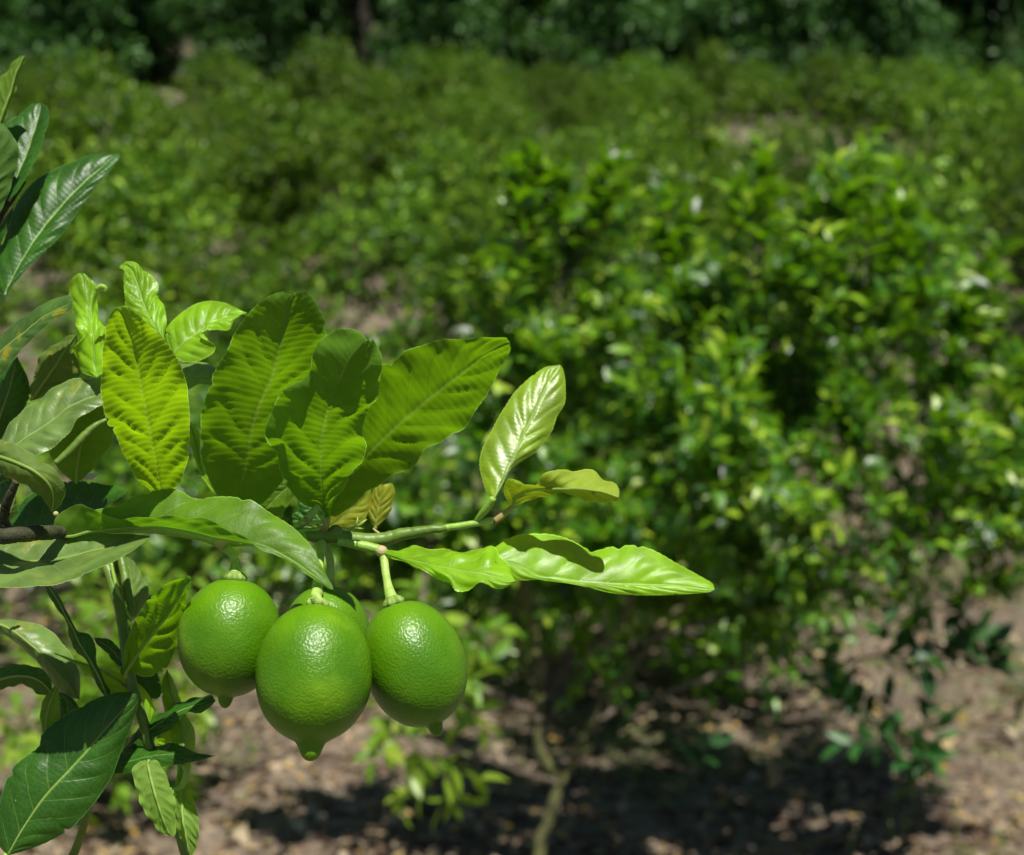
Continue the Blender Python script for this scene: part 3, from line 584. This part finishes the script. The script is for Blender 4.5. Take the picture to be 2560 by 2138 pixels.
leaf(lb, 'Z3', [(600, 1260), (680, 1240), (850, 1200), (1000, 1190), (1198, 1200)], [(640, 1190), (740, 1155), (850, 1143), (960, 1130), (1050, 1160), (1120, 1186)],
     [(620, 1298), (750, 1292), (860, 1272), (980, 1252), (1100, 1230)], (.768, .76, .755), 'dark', 1, e=(.012, -.002), quilt=.0006, nv=9, rib=None, serr=.02, label='narrow dark blade pointing right below the left lime')
leaf(lb, 'Z3', [(680, 1170), (780, 1100), (880, 1020), (1000, 950), (1100, 915), (1200, 892)], [(730, 1080), (800, 1020), (880, 960), (1000, 910), (1100, 870), (1170, 858)],
     [(740, 1160), (830, 1152), (860, 1105), (950, 1050), (1000, 992), (1060, 962), (1110, 966), (1160, 935)], (.775, .768, .765), 'dark', 1, e=(.010, -.003), quilt=.0007, nv=8, ripple=.002)
leaf(lb, 'Z3', [(840, 1030), (810, 940), (760, 860), (690, 800), (600, 740), (480, 690), (300, 625)], [(870, 960), (840, 880), (790, 810), (690, 745), (560, 702), (430, 670)],
     [(800, 1020), (740, 960), (640, 870), (540, 790), (440, 705), (360, 655)], (.775, .775, .785), 'young', 1, e=(.012, -.002), quilt=.0010, nv=8, label='yellow-green leaf with small insect holes, arching behind the dark twisted leaf')
leaf(lb, 'Z3', [(680, 745), (760, 640), (860, 500), (960, 370), (1058, 200)], [(690, 650), (720, 520), (770, 410), (820, 335), (900, 258), (975, 212)],
     [(760, 740), (860, 745), (920, 710), (965, 640), (1000, 550), (1015, 430), (1000, 350), (1050, 260)], (.760, .735, .705), 'sheer', -1, e=(-.004, .010), cup=.0, quilt=.0028, nv=6, ripple=.002, label='upright puckered leaf just left of the left lime')
leaf(lb, 'Z3', [(600, 880), (560, 780), (510, 680), (450, 590), (400, 480), (330, 350), (270, 250), (230, 180), (180, 110)],
     [(570, 860), (520, 770), (480, 680), (420, 620), (385, 540), (365, 460), (290, 345), (240, 250), (200, 190), (176, 130)],
     [(620, 850), (580, 780), (545, 690), (535, 590), (500, 530), (430, 500), (375, 390), (310, 290), (255, 210), (215, 130)],
     (.768, .765, .76, .755), 'dark', 1, e=(.002, .006), quilt=.0006, nv=10, ribr=.0005, rib='rib_dark', label='thin dark twisted leaf rising to a hooked tip')
leaf(lb, 'Z3', [(-80, 440), (40, 490), (140, 560), (230, 640), (320, 740), (400, 820), (445, 890)], [(-40, 440), (60, 440), (150, 450), (260, 490), (330, 545), (400, 640), (450, 760)],
     [(-60, 480), (30, 540), (120, 600), (200, 680), (290, 800), (360, 880)], (.80, .79, .79), 'grey', 1, e=(.012, .012), cup=.15, quilt=.0008, nv=9, label='glossy pale-sheened leaf with cast shadows at the left edge')
leaf(lb, 'Z3', [(-70, 800), (60, 760), (160, 760), (230, 790), (300, 860)], [(-40, 730), (40, 700), (110, 695), (200, 705), (270, 760)], [(-40, 850), (60, 810), (140, 812), (240, 862)],
     (.76, .76), 'dark', -1, e=(.004, .006), cup=.1, quilt=.0006, nv=8, label='arched dark leaf low at the left edge')
leaf(lb, 'Z3', [(270, 1120), (260, 1000), (290, 880), (328, 795)], [(236, 1060), (228, 960), (250, 870)], [(330, 1060), (335, 960), (330, 860)], (.76, .76), 'mid', -1, quilt=.0006, nv=6)
leaf(lb, 'Z3', [(400, 1000), (380, 950), (370, 900), (330, 845)], [(330, 1000), (322, 930), (318, 870)], [(450, 970), (420, 900), (380, 865)], (.79, .79), 'dark', 1, quilt=.0006, nv=6)
leaf(lb, 'Z3', [(820, 1230), (835, 1310), (865, 1420), (900, 1530), (942, 1640)], [(770, 1240), (742, 1300), (780, 1440), (840, 1560), (900, 1625)],
     [(870, 1230), (905, 1290), (950, 1370), (970, 1480), (978, 1590), (965, 1635)], (.745, .735, .735), 'lime', -1, e=(.002, .006), quilt=.0015, nv=8, label='hanging yellow-green ribbed leaf at the bottom, the left one of two')
leaf(lb, 'Z3', [(1030, 1400), (1020, 1470), (1030, 1580), (1050, 1680), (1068, 1760)], [(985, 1430), (968, 1460), (985, 1580), (1030, 1700)],
     [(1055, 1410), (1090, 1480), (1108, 1600), (1095, 1710)], (.755, .745, .745), 'lime', -1, e=(.006, .0), quilt=.0012, nv=7, label='hanging yellow-green leaf lowest at the bottom edge')
leaf(lb, 'Z3', [(1010, 1400), (1020, 1300), (1025, 1150), (1000, 1000), (950, 840), (930, 720)], [(975, 1370), (980, 1240), (930, 1050), (900, 900), (900, 780)],
     [(1050, 1320), (1085, 1180), (1090, 1080), (1050, 980), (1000, 860), (960, 760)], (.765, .775, .785), 'lime', 1, e=(.004, .010), quilt=.0010, nv=8)
leaf(lb, 'Z3', [(860, 1150), (900, 1060), (960, 1000), (1010, 960)], [(840, 1080), (870, 1010), (940, 960)], [(930, 1150), (980, 1080), (1020, 1000)], (.79, .79), 'young', 1, quilt=.0008, nv=6)
leaf(lb, 'Z3', [(750, 430), (740, 320), (725, 200), (695, 88)], [(735, 380), (712, 260), (692, 160)], [(790, 400), (830, 300), (790, 190), (735, 110)], (.80, .80), 'grey', 1, e=(.004, .006), quilt=.0005, nv=7)
leaf(lb, 'Z3', [(720, 860), (690, 740), (700, 600), (720, 480)], [(700, 820), (665, 700), (690, 520)], [(830, 900), (900, 860), (880, 740), (800, 600)], (.79, .79), 'dark', 1, e=(.004, .006), quilt=.0008, nv=7)
leaf(lb, 'Z3', [(700, 700), (640, 630), (580, 580), (520, 545)], [(690, 640), (620, 560), (560, 545)], [(660, 700), (590, 630), (540, 580)], (.785, .785), 'dark', 1, quilt=.0005, nv=6)
leaf(lb, 'Z3', [(790, 870), (830, 800), (850, 760), (860, 690)], [(780, 830), (790, 760), (830, 720)], [(830, 860), (870, 800), (870, 730)], (.80, .80), 'grey', 1, quilt=.0005, nv=6)

# ------------------------------------------------------------------ limes
def lime(label, zone, top, tip, hw, depth, tilt, tc, stalkpts, stalkd, seed, nip=.165, stalkr=.0022, tb=.925):
    a = zc(zone, [top])[0]; b_ = zc(zone, [tip])[0]; s = ZN[zone][2]
    A = P(a[0], a[1], np.array(depth + tilt)); B = P(b_[0], b_[1], np.array(depth - tilt)); ax = B - A; Lh = np.linalg.norm(ax); ax /= Lh
    W = hw / s / FPX * depth; rt = empty('lime', tuple(A)); tag(rt, label, 'lime', 'limes hanging in a cluster below the branch')
    e1 = unit(np.cross(ax, FWD)); e2 = np.cross(ax, e1)
    rng = np.random.default_rng(seed); nt, na = 130, 128
    t = 1 - np.cos(np.linspace(0, 1, nt) * math.pi); t = t / 2
    x = np.where(t < tc, (tc - t) / tc, (t - tc) / (tb - tc)); body = W * np.clip(1 - np.clip(x, 0, 1) ** 2.15, 0, 1) ** .5
    nr = W * nip * np.sqrt(np.clip(1 - ((t - .90) / .10).clip(0, 1) ** 2.2, 0, 1)) * (1 + .35 * np.clip((.95 - t) / .07, 0, 1) ** 2)
    nr = np.where(t < .80, 0, nr)
    r = (body ** 5 + nr ** 5) ** .2; r[0] = r[-1] = 0
    an = np.linspace(0, 2 * math.pi, na, endpoint=False); TT, AA = np.meshgrid(t, an, indexing='ij')
    lump = 1 + .012 * np.sin(2 * AA + seed) * np.sin(math.pi * TT) + .016 * np.sin(AA + 2 * TT + seed * 2) * np.sin(math.pi * TT) + .008 * np.sin(5 * AA + 3 * TT * 4 + seed) * np.sin(math.pi * TT)
    lump *= 1 + .02 * np.cos(8 * AA + seed) * np.exp(-((TT - .015) / .03) ** 2) + .02 * np.sin(7 * AA) * np.exp(-((TT - .88) / .05) ** 2)
    rr = r[:, None] * lump; dim = .016 * Lh * np.exp(-(TT / .014) ** 1.0)
    C = A[None, None] + ax[None, None] * (TT * Lh + dim)[:, :, None]
    V = C + rr[:, :, None] * (np.cos(AA)[:, :, None] * e1 + np.sin(AA)[:, :, None] * e2)
    idx = np.arange(nt * na).reshape(nt, na); nx = np.roll(idx, -1, axis=1)
    mb = MB(); mb.add(V.reshape(-1, 3), np.stack([idx[:-1].ravel(), idx[1:].ravel(), nx[1:].ravel(), nx[:-1].ravel()], 1))
    mb.build('rind', [M['rind']], rt)
    mb = MB(); k = 10; an = np.linspace(0, 2 * math.pi, 60, endpoint=False); rings = []
    for h_, r_ in ((.0022, .0), (.0016, .0046), (-.0004, .0050), (-.0022, .0038), (-.0034, .0026), (-.0036, .0)):
        lob = 1 + .28 * np.cos(5 * an + seed) * (r_ > .0035)
        rings.append(A + ax * h_ + r_ * lob[:, None] * (np.cos(an)[:, None] * e1 + np.sin(an)[:, None] * e2))
    V = np.vstack(rings); idx = np.arange(360).reshape(6, 60); nx = np.roll(idx, -1, axis=1)
    mb.add(V, np.stack([idx[:-1].ravel(), nx[:-1].ravel(), nx[1:].ravel(), idx[1:].ravel()], 1)); mb.build('calyx', [M['calyx']], rt)
    q = spline(zc(stalkpts[0], stalkpts[1]), 16); dd = curve1(stalkd, np.linspace(0, 1, 16))
    pts = P(q[:, 0], q[:, 1], dd); pts[0] = A + ax * .001
    mb = MB(); mb.tube(pts, [.0040, .0032, stalkr * 1.2, stalkr, stalkr, stalkr, stalkr * 1.1, stalkr * 1.35], 0, 12); mb.build('stalk', [M['stalk']], rt)
    return rt
lime('largest lime, hanging in front of the others with a pointed tip', 'Z6', (945, 602), (905, 1632), 376, .700, .012, .46, ('Z6', [(945, 606), (950, 540), (952, 470), (965, 360), (975, 240), (985, 165)]), (.706, .735, .762), 1, nip=.20, tb=.888)
lime('left lime with a knobbly calyx, half behind the largest lime', 'Z6', (415, 432), (345, 1285), 330, .722, .004, .46, ('Z6', [(415, 436), (412, 380), (405, 300), (380, 260), (340, 225)]), (.726, .735, .747), 2, nip=.145, tb=.915)
lime('right lime tilted outward on a straight pale stalk', 'Z6', (1452, 592), (1745, 1468), 330, .728, .004, .47, ('Z6', [(1452, 600), (1425, 530), (1403, 430), (1390, 330), (1385, 262)]), (.732, .745, .756), 3, nip=.15, tb=.915)
lime('rear lime, only its top showing above the largest lime', 'Z6', (1005, 478), (1010, 1250), 290, .757, .0, .47, ('Z6', [(1005, 484), (1030, 420), (1036, 330), (1015, 250), (990, 190)]), (.757, .76, .763), 4)

# ------------------------------------------------------------------ the citrus tree right behind
def px3(x, y, d): return P(x, y, np.array(d, float))
def on_ground(x, y):
    """where the ray through a pixel meets the ground"""
    v = FWD + RT * ((x - 1280) / FPX) + UP * ((1069 - y) / FPX); d = 1.0
    for _ in range(4000):
        p = EYE + v * d
        if p[2] <= float(gz(p[0], p[1])): break
        d += .02
    return p
rng = np.random.default_rng(11)
nt_base = on_ground(1345, 2270)
nt = empty('citrus_tree', tuple(nt_base))
tag(nt, 'broad leafy citrus bush with mossy forked stems filling the middle right', 'tree')
DB = float(np.dot(nt_base - EYE, FWD))
blobs = [(1400, 740, 150, 210, .0, 22), (1640, 900, 220, 190, .15, 28), (1920, 860, 170, 240, .1, 28), (2200, 870, 170, 260, .2, 28),
         (2430, 1040, 150, 220, .25, 24), (1240, 1020, 170, 250, -.1, 27), (1800, 1200, 270, 200, -.25, 34), (2150, 1230, 270, 190, -.1, 32),
         (1080, 1290, 200, 140, .05, 20), (1400, 1330, 220, 110, -.1, 22), (2400, 1330, 170, 120, .2, 18), (1850, 1000, 330, 300, .45, 30),
         (2250, 1080, 260, 260, .6, 28), (1350, 900, 120, 260, .55, 18), (1950, 1430, 230, 80, .05, 14), (1640, 800, 260, 160, .55, 16), (1730, 1100, 120, 150, .1, 14),
         (1230, 1470, 160, 60, .1, 9), (1560, 1470, 200, 70, .2, 11), (1800, 1520, 200, 70, .1, 9), (1480, 1600, 200, 80, .35, 6), (2350, 1480, 190, 60, .2, 9), (1150, 1650, 120, 90, .3, 5), (1050, 1450, 90, 80, .1, 6), (2480, 820, 90, 160, .3, 9), (850, 1310, 150, 130, .1, 12), (1900, 1500, 250, 60, .35, 9)]
crown, tw = MB(), MB()
centers = []
for cx, cy, rx, ry, dd, ns in blobs:
    d = DB + .1 + dd; c = px3(cx, cy, d); centers.append(c); sx, sz = rx / FPX * d, ry / FPX * d
    n = int(ns * 2.6); kk = max(4, ns // 3); v = unit(rng.normal(0, 1, (kk, 3))) * (rng.random((kk, 1)) ** .45)
    v = v[rng.integers(0, kk, n)] + rng.normal(0, .13, (n, 3))
    st = c + v * np.array([sx, (sx + sz) * .42, sz]) * .86; v = unit(v)
    q = st - EYE; dq = q @ FWD; sxp = 1280 + q @ RT / dq * FPX; syp = 1069 - q @ UP / dq * FPX
    keep = ~((np.abs(sxp - 1560) < 85) & (np.abs(syp - 1080) < 120)); st, v = st[keep], v[keep]; n = len(st)      # the dark hollow
    dr = unit(v * .9 + np.array([0, -.1, .75]) + rng.normal(0, .35, (n, 3)))
    shoots(crown, tw, st, dr, rng, .17, 15, (.042, .070), rows=3, rad=.0022)
up = [(1905, 640, 1905, 360, .05), (2105, 640, 2140, 360, .1), (2240, 700, 2250, 440, .15), (2290, 780, 2320, 600, .0), (2420, 860, 2500, 640, .2), (1300, 640, 1290, 440, .0), (1480, 600, 1500, 420, .1),
      (1620, 640, 1680, 470, .2), (2080, 560, 2160, 400, .3), (1400, 560, 1395, 440, .05)]
for x0, y0, x1, y1, dd in up:
    a, b_ = px3(x0, y0, DB + dd), px3(x1, y1, DB + dd); v = b_ - a
    for q in range(3):
        j = rng.normal(0, .035, 3) * (q > 0); vv = v * (1 - .25 * q)
        shoots(crown, tw, [a + j, a + j + vv * .3, a + j + vv * .62], [vv, vv + rng.normal(0, .05, 3), vv], rng, np.linalg.norm(v) * .45, 12, (.055, .085), rows=3)
crown.build('crown', M['near'], nt)
# loose low sprays
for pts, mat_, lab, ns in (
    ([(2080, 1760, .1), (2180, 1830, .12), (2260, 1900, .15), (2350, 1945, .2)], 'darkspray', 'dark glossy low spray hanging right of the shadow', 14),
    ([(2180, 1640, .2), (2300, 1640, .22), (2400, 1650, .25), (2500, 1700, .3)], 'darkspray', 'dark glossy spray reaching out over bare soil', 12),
    ([(1560, 1880, -.1), (1650, 1900, -.08), (1740, 1930, -.05)], 'darkspray', 'small dark spray low over the shaded litter', 2),
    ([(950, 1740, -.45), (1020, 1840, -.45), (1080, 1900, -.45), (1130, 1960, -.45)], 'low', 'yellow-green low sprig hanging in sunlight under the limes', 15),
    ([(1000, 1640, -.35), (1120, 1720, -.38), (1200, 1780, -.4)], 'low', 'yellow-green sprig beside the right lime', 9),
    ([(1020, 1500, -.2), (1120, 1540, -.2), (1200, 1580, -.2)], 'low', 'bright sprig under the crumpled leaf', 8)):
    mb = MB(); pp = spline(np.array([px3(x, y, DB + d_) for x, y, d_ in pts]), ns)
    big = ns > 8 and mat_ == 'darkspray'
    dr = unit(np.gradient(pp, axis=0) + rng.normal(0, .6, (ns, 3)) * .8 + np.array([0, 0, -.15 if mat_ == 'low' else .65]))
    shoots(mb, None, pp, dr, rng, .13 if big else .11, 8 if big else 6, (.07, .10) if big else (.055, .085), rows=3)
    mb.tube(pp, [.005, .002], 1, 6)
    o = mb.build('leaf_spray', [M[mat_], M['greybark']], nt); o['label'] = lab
def limb(parent, name, pts, rad, mat, wob=.012, seg=9):
    p = spline(np.array(pts), 12 + 6 * len(pts)); p = p + rng.normal(0, wob * .35, p.shape)
    p[0] = np.array(pts[0]); mb = MB(); mb.tube(p, rad, 0, seg); return mb.build(name, mat, parent)
g = nt_base; fork = px3(1395, 1975, DB)
limb(nt, 'trunk', [g - np.array([0, 0, .06]), px3(1350, 2100, DB), fork, px3(1345, 1860, DB), px3(1348, 1700, DB + .02), px3(1320, 1500, DB + .05), centers[5]], [.019, .016, .013, .010, .006], M['mossbark'])
for pts, r_, m_ in (
    ([fork, px3(1460, 1850, DB), px3(1500, 1760, DB + .02), px3(1600, 1640, DB + .1), px3(1740, 1400, DB + .12), centers[1]], [.011, .010, .008, .005], 'mossbark'),
    ([px3(1348, 1760, DB), px3(1290, 1580, DB + .1), px3(1320, 1380, DB + .1), centers[0]], [.011, .009, .005], 'mossbark'),
    ([px3(1470, 1620, DB - .05), px3(1530, 1580, DB - .02), px3(1580, 1480, DB), px3(1600, 1350, DB), centers[2]], [.014, .014, .010, .005], 'mossbark'),
    ([px3(1480, 1800, DB + .02), px3(1700, 1720, DB + .1), px3(1950, 1600, DB + .15), centers[7]], [.009, .007, .004], 'greybark'),
    ([px3(1350, 1800, DB), px3(1250, 1740, DB - .1), px3(1150, 1700, DB - .15), px3(1060, 1560, DB - .2), centers[8]], [.012, .010, .006], 'greybark'),
    ([px3(1620, 1600, DB + .1), px3(1900, 1500, DB + .2), px3(2200, 1250, DB + .2), centers[3]], [.009, .007, .004], 'greybark'),
    ([px3(1950, 1620, DB + .15), px3(2060, 1740, DB + .12), px3(2080, 1760, DB + .1)], [.008, .006, .004], 'greybark'),
    ([px3(1950, 1600, DB + .15), px3(2080, 1660, DB + .2), px3(2180, 1640, DB + .2)], [.007, .006, .004], 'greybark'),
    ([px3(1400, 1960, DB), px3(1150, 1880, DB - .2), px3(1000, 1780, DB - .4), px3(950, 1740, DB - .45)], [.008, .006, .004], 'greybark')):
    limb(nt, 'limb', pts, r_, M[m_])
tw.build('twigs', M['greybark'], nt)

# ------------------------------------------------------------------ orchard bushes
def bush_parts(seed, rx, rz, n, leaf, spiky=.0, rows=2):
    r = np.random.default_rng(seed); cr, st = MB(), MB()
    k = 9; bc = np.array([[math.cos(a) * rx * .5, math.sin(a) * rx * .5, .55 * rz + r.uniform(-.15, .35) * rz] for a in r.uniform(0, 6.28, k)]); bc[0] = [0, 0, rz * .95]; bc[1:4, :2] *= 1.35; bc[1:4, 2] *= .7
    per = n // k
    for c in bc:
        ns = max(3, per // 9); v = unit(r.normal(0, 1, (ns, 3))); rr = r.random((ns, 1)) ** .45
        s = c + v * rr * np.array([rx * .46, rx * .46, rz * .32]); s[:, 2] = np.maximum(s[:, 2], .12)
        dr = unit(v * .8 + np.array([0, 0, .5 + spiky]) + r.normal(0, .5, (ns, 3)))
        shoots(cr, None, s, dr, r, .20, 9, leaf, rows=rows)
    for c in bc[:6]:
        st.tube(spline(np.array([[0, 0, -.1], [c[0] * .3, c[1] * .3, c[2] * .45], c]), 8), [.045, .03, .008], 0, 6)
    return cr, st
def make_bush(name, seed, rx, rz, n, leaf, mat, cat='tree', woodname='trunk', **k):
    cr, st = bush_parts(seed, rx, rz, n, leaf, **k); t = empty(name, (0, 0, 0)); tag(t, cat=cat)
    cr.build('crown', M[mat], t); st.build(woodname, M['greybark'], t); return t
def dup(t):
    c = t.copy(); COL.objects.link(c)
    for ch in list(t.children):
        d = ch.copy(); COL.objects.link(d); d.parent = c
    return c
lab_near = 'rounded citrus bush in the orchard rows on the far slope'
def ordw(k):
    k += 1; return f"{k}{'th' if 10 < k % 100 < 14 else {1: 'st', 2: 'nd', 3: 'rd'}.get(k % 10, 'th')}"
protos = [make_bush('orchard_tree', 50 + i, .95 + .08 * (i % 3), 1.5 + .14 * (i % 4), 6200, (.08, .125), 'orch', spiky=.1 * i % .4) for i in range(6)]
used = [False] * 6
holes = [(6.0, 29, 1.5, 2), (6.9, 33, 1.9, 2.5), (7.8, 37.5, 2.2, 2.5), (-10.4, 38, 2.2, 2.5), (-11.5, 42, 3, 3), (-9.3, 34, .8, 1.5), (-4.0, 22.5, .45, 1.2), (-2.2, 17.8, .4, 1.2), (7.6, 22.5, .8, 1.4), (11.5, 37, 1.4, 2.6)]
rr_ = np.random.default_rng(5); cnt = 0
yrow = 9.3
rows_ = []
while yrow < 43:
    rows_.append(yrow); yrow += 2.75 + yrow * .012
for ri_, y0 in enumerate(rows_):
    half = .40 * y0 + 1.6; nx_ = int(2 * half / 2.4)
    for i in range(nx_):
        x = -half + (i + .5) * 2 * half / nx_ + rr_.normal(0, .22); y = y0 + rr_.normal(0, .3) + .04 * x
        if .192 < x / y < .236 and 15 < y < 39.5: continue
        if -.315 < x / y < -.235 and y > 36.5: continue
        if any(abs(x - hx) < hr and abs(y - hy) < hd for hx, hy, hr, hd in holes): continue
        k = rr_.integers(0, 6); 
        if not used[k]: o = protos[k]; used[k] = True
        else: o = dup(protos[k])
        s = rr_.uniform(.70, 1.22); o.location = (x, y, float(gz(x, y)) - .05); o.scale = (s, s, s * rr_.uniform(.8, 1.15)); o.rotation_euler = (0, 0, rr_.uniform(0, 6.28))
        o['label'] = f'citrus bush, {ordw(i)} from the left in the {ordw(ri_)} orchard row up the slope'; o['group'] = 'orchard bushes on the far slope'; cnt += 1
print('orchard', cnt)
# bushes low on the left, closer
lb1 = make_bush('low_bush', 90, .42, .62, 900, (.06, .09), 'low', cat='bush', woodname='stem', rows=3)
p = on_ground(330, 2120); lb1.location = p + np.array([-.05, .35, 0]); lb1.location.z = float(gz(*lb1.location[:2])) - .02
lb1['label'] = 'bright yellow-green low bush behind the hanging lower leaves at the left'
lb2 = make_bush('citrus_bush', 91, .75, 1.0, 2600, (.06, .09), 'near', cat='bush', woodname='stem', rows=3)
lb2.location = (-1.55, 6.9, float(gz(-1.5, 6.9)) - .02); lb2['label'] = 'green citrus bush seen between the limes and the left leaves'
for (bx, by, sc_, lab_) in ((-2.75, 6.3, 1.0, 'green citrus bush at the left edge behind the lower dark leaves'), (-2.2, 8.0, 1.25, 'citrus bush just behind the pale mottled leaf at the left'),
                            (.15, 5.75, .95, 'citrus bush in shade right behind the forked mossy trunk'), (-.75, 7.6, 1.15, 'citrus bush showing between the lime stalks'), (.95, 5.9, .85, 'shaded citrus bush low behind the drooping right limbs')):
    o = dup(lb2); o.location = (bx, by, float(gz(bx, by)) - .02); o.scale = (sc_,) * 3; o.rotation_euler = (0, 0, bx * 3); o['label'] = lab_

# ------------------------------------------------------------------ forest edge
def make_forest_tree(seed):
    r = np.random.default_rng(seed); t = empty('forest_tree', (0, 0, 0)); tag(t, cat='tree')
    cr, st = MB(), MB(); H = r.uniform(8, 10)
    for j in range(22):
        a = r.uniform(0, 6.28); rad = r.uniform(.4, 2.4); z = r.uniform(1.3, H - 1); c = np.array([math.cos(a) * rad, math.sin(a) * rad, z])
        if j > 1: st.tube(spline(np.array([[0, 0, max(.8, z * .4)], c * np.array([.5, .5, .8]), c]), 7), [.10, .03], 0, 6)
        n = 260; v = unit(r.normal(0, 1, (n, 3))); pos = c + v * (r.random((n, 1)) ** .35) * np.array([.95, .95, .6])
        L = r.uniform(.20, .38, n); leafbatch(cr, pos, unit(v + r.normal(0, .5, (n, 3)) - np.array([0, 0, .3])), unit(np.array([0, 0, 1]) + r.normal(0, .5, (n, 3))), L, L * .55, r, rows=2)
    for k in range(3):                                           # hanging vines
        a = r.uniform(3.4, 6.0); b0 = np.array([math.cos(a) * 1.7, math.sin(a) * 1.7, 3.2]); n = 110; tt = r.random((n, 1))
        pos = b0 + tt * np.array([0, 0, -2.6]) + r.normal(0, .22, (n, 3)); L = r.uniform(.12, .22, n)
        leafbatch(cr, pos, unit(r.normal(0, 1, (n, 3)) - np.array([0, .4, .6])), unit(r.normal(0, .5, (n, 3)) + np.array([0, -.5, 1])), L, L * .6, r, rows=2)
    st.tube(spline(np.array([[0, 0, -.3], [.15, .1, H * .4], [0, -.1, H * .9]]), 12), [.22, .16, .05], 0, 9)
    cr.build('crown', M['wood'], t); st.build('trunk', M['darkbark'], t); return t
fprot = [make_forest_tree(200 + i) for i in range(4)]; fused = [False] * 4
for row, (yy, sp) in enumerate(((48.5, 5.2), (51.5, 3.6), (55, 3.8), (59.5, 4.5))):
    hw_ = .38 * yy + 3; n = int(2 * hw_ / sp)
    for i in range(n):
        x = -hw_ + (i + .5) * 2 * hw_ / n + rr_.normal(0, .6); y = yy + rr_.normal(0, .7)
        k = int(rr_.integers(0, 4))
        if not fused[k]: o = fprot[k]; fused[k] = True
        else: o = dup(fprot[k])
        s = rr_.uniform(.85, 1.15); o.location = (x, y, float(gz(x, y)) - .1); o.scale = (s, s, s); o.rotation_euler = (0, 0, rr_.uniform(-.5, .5))
        o['label'] = f'tall dark forest tree, {ordw(i)} from the left in the {ordw(row)} rank of the wood'; o['group'] = 'trees of the dark wood along the top'
us = [make_bush('forest_shrub', 300 + i, 1.1, 1.5, 1300, (.14, .22), 'wood', cat='shrub', woodname='stem') for i in range(3)]; uu_ = [False] * 3
for xi_, x in enumerate(np.r_[np.linspace(-21, -14, 5), np.array([-9.5, -3, -.8, 1.2, 2.4, 4.6, 8.2, 10]), np.linspace(11, 22, 8)]):
    k = int(rr_.integers(0, 3)); o = us[k] if not uu_[k] else dup(us[k]); uu_[k] = True
    y = 46.2 + rr_.normal(0, .5); s = rr_.uniform(.8, 1.35); o.location = (x, y, float(gz(x, y)) - .05); o.scale = (s, s, s * 1.15); o.rotation_euler = (0, 0, rr_.uniform(0, 6))
    o['label'] = f'sunlit shrub at the foot of the dark wood, {ordw(xi_)} from the left'; o['group'] = 'shrubs at the foot of the wood'
for k in range(6):
    if not used[k]: [bpy.data.objects.remove(c) for c in list(protos[k].children)]; bpy.data.objects.remove(protos[k])
for L_, U_ in ((fprot, fused), (us, uu_)):
    for k in range(len(L_)):
        if not U_[k]: [bpy.data.objects.remove(c) for c in list(L_[k].children)]; bpy.data.objects.remove(L_[k])

# ------------------------------------------------------------------ litter and grass on the orchard floor
r = np.random.default_rng(77); n = 17000
y = 3.4 + 8 * r.random(n) ** 1.4; x = r.uniform(-1, 1, n) * (.42 * y + .3); z = gz(x, y) + r.uniform(.003, .02, n)
a = r.uniform(0, 6.28, n); d = np.stack([np.cos(a), np.sin(a), r.normal(0, .18, n)], 1); nr = unit(np.stack([r.normal(0, .4, n), r.normal(0, .4, n), np.ones(n)], 1))
L = r.uniform(.03, .075, n); L[r.random(n) < .04] *= 1.7; mb = MB(); leafbatch(mb, np.stack([x, y, z], 1), d, nr, L, L * .5, r, fold=.35, curl=.5, rows=2)
for _ in range(260):                                             # fallen twigs among the leaves
    ty = 3.6 + 5 * r.random(); tx = r.uniform(-1, 1) * (.42 * ty + .3); ta = r.uniform(0, 6.28); tl = r.uniform(.06, .28); k_ = np.linspace(-.5, .5, 6)
    qx = tx + k_ * tl * math.cos(ta) + r.normal(0, .006, 6); qy = ty + k_ * tl * math.sin(ta) + r.normal(0, .006, 6)
    mb.tube(np.stack([qx, qy, gz(qx, qy) + .012 + r.random(6) * .01], 1), [.0035, .002], 0, 5)
tag(mb.build('leaf_litter', M['litter']), 'brown fallen leaves scattered over the orchard floor', 'leaf litter', kind='stuff')
mb = MB(); n = 9000; cxy = np.stack([r.uniform(-3, 4.5, 46), r.uniform(4, 12, 46)], 1); w_ = r.integers(0, 46, n)
px_ = cxy[w_] + r.normal(0, .28, (n, 2)) * np.array([1.5, .8]); z = gz(px_[:, 0], px_[:, 1])
d = unit(np.stack([r.normal(0, .5, n), r.normal(0, .5, n), np.ones(n)], 1)); L = r.uniform(.04, .11, n)
leafbatch(mb, np.stack([px_[:, 0], px_[:, 1], z], 1), d, unit(r.normal(0, 1, (n, 3))), L, L * .10, r, rows=2, fold=.1, curl=.4)
tag(mb.build('grass', M['grass']), 'thin patches of grass and weeds on the soil between the trees', 'grass', kind='stuff')
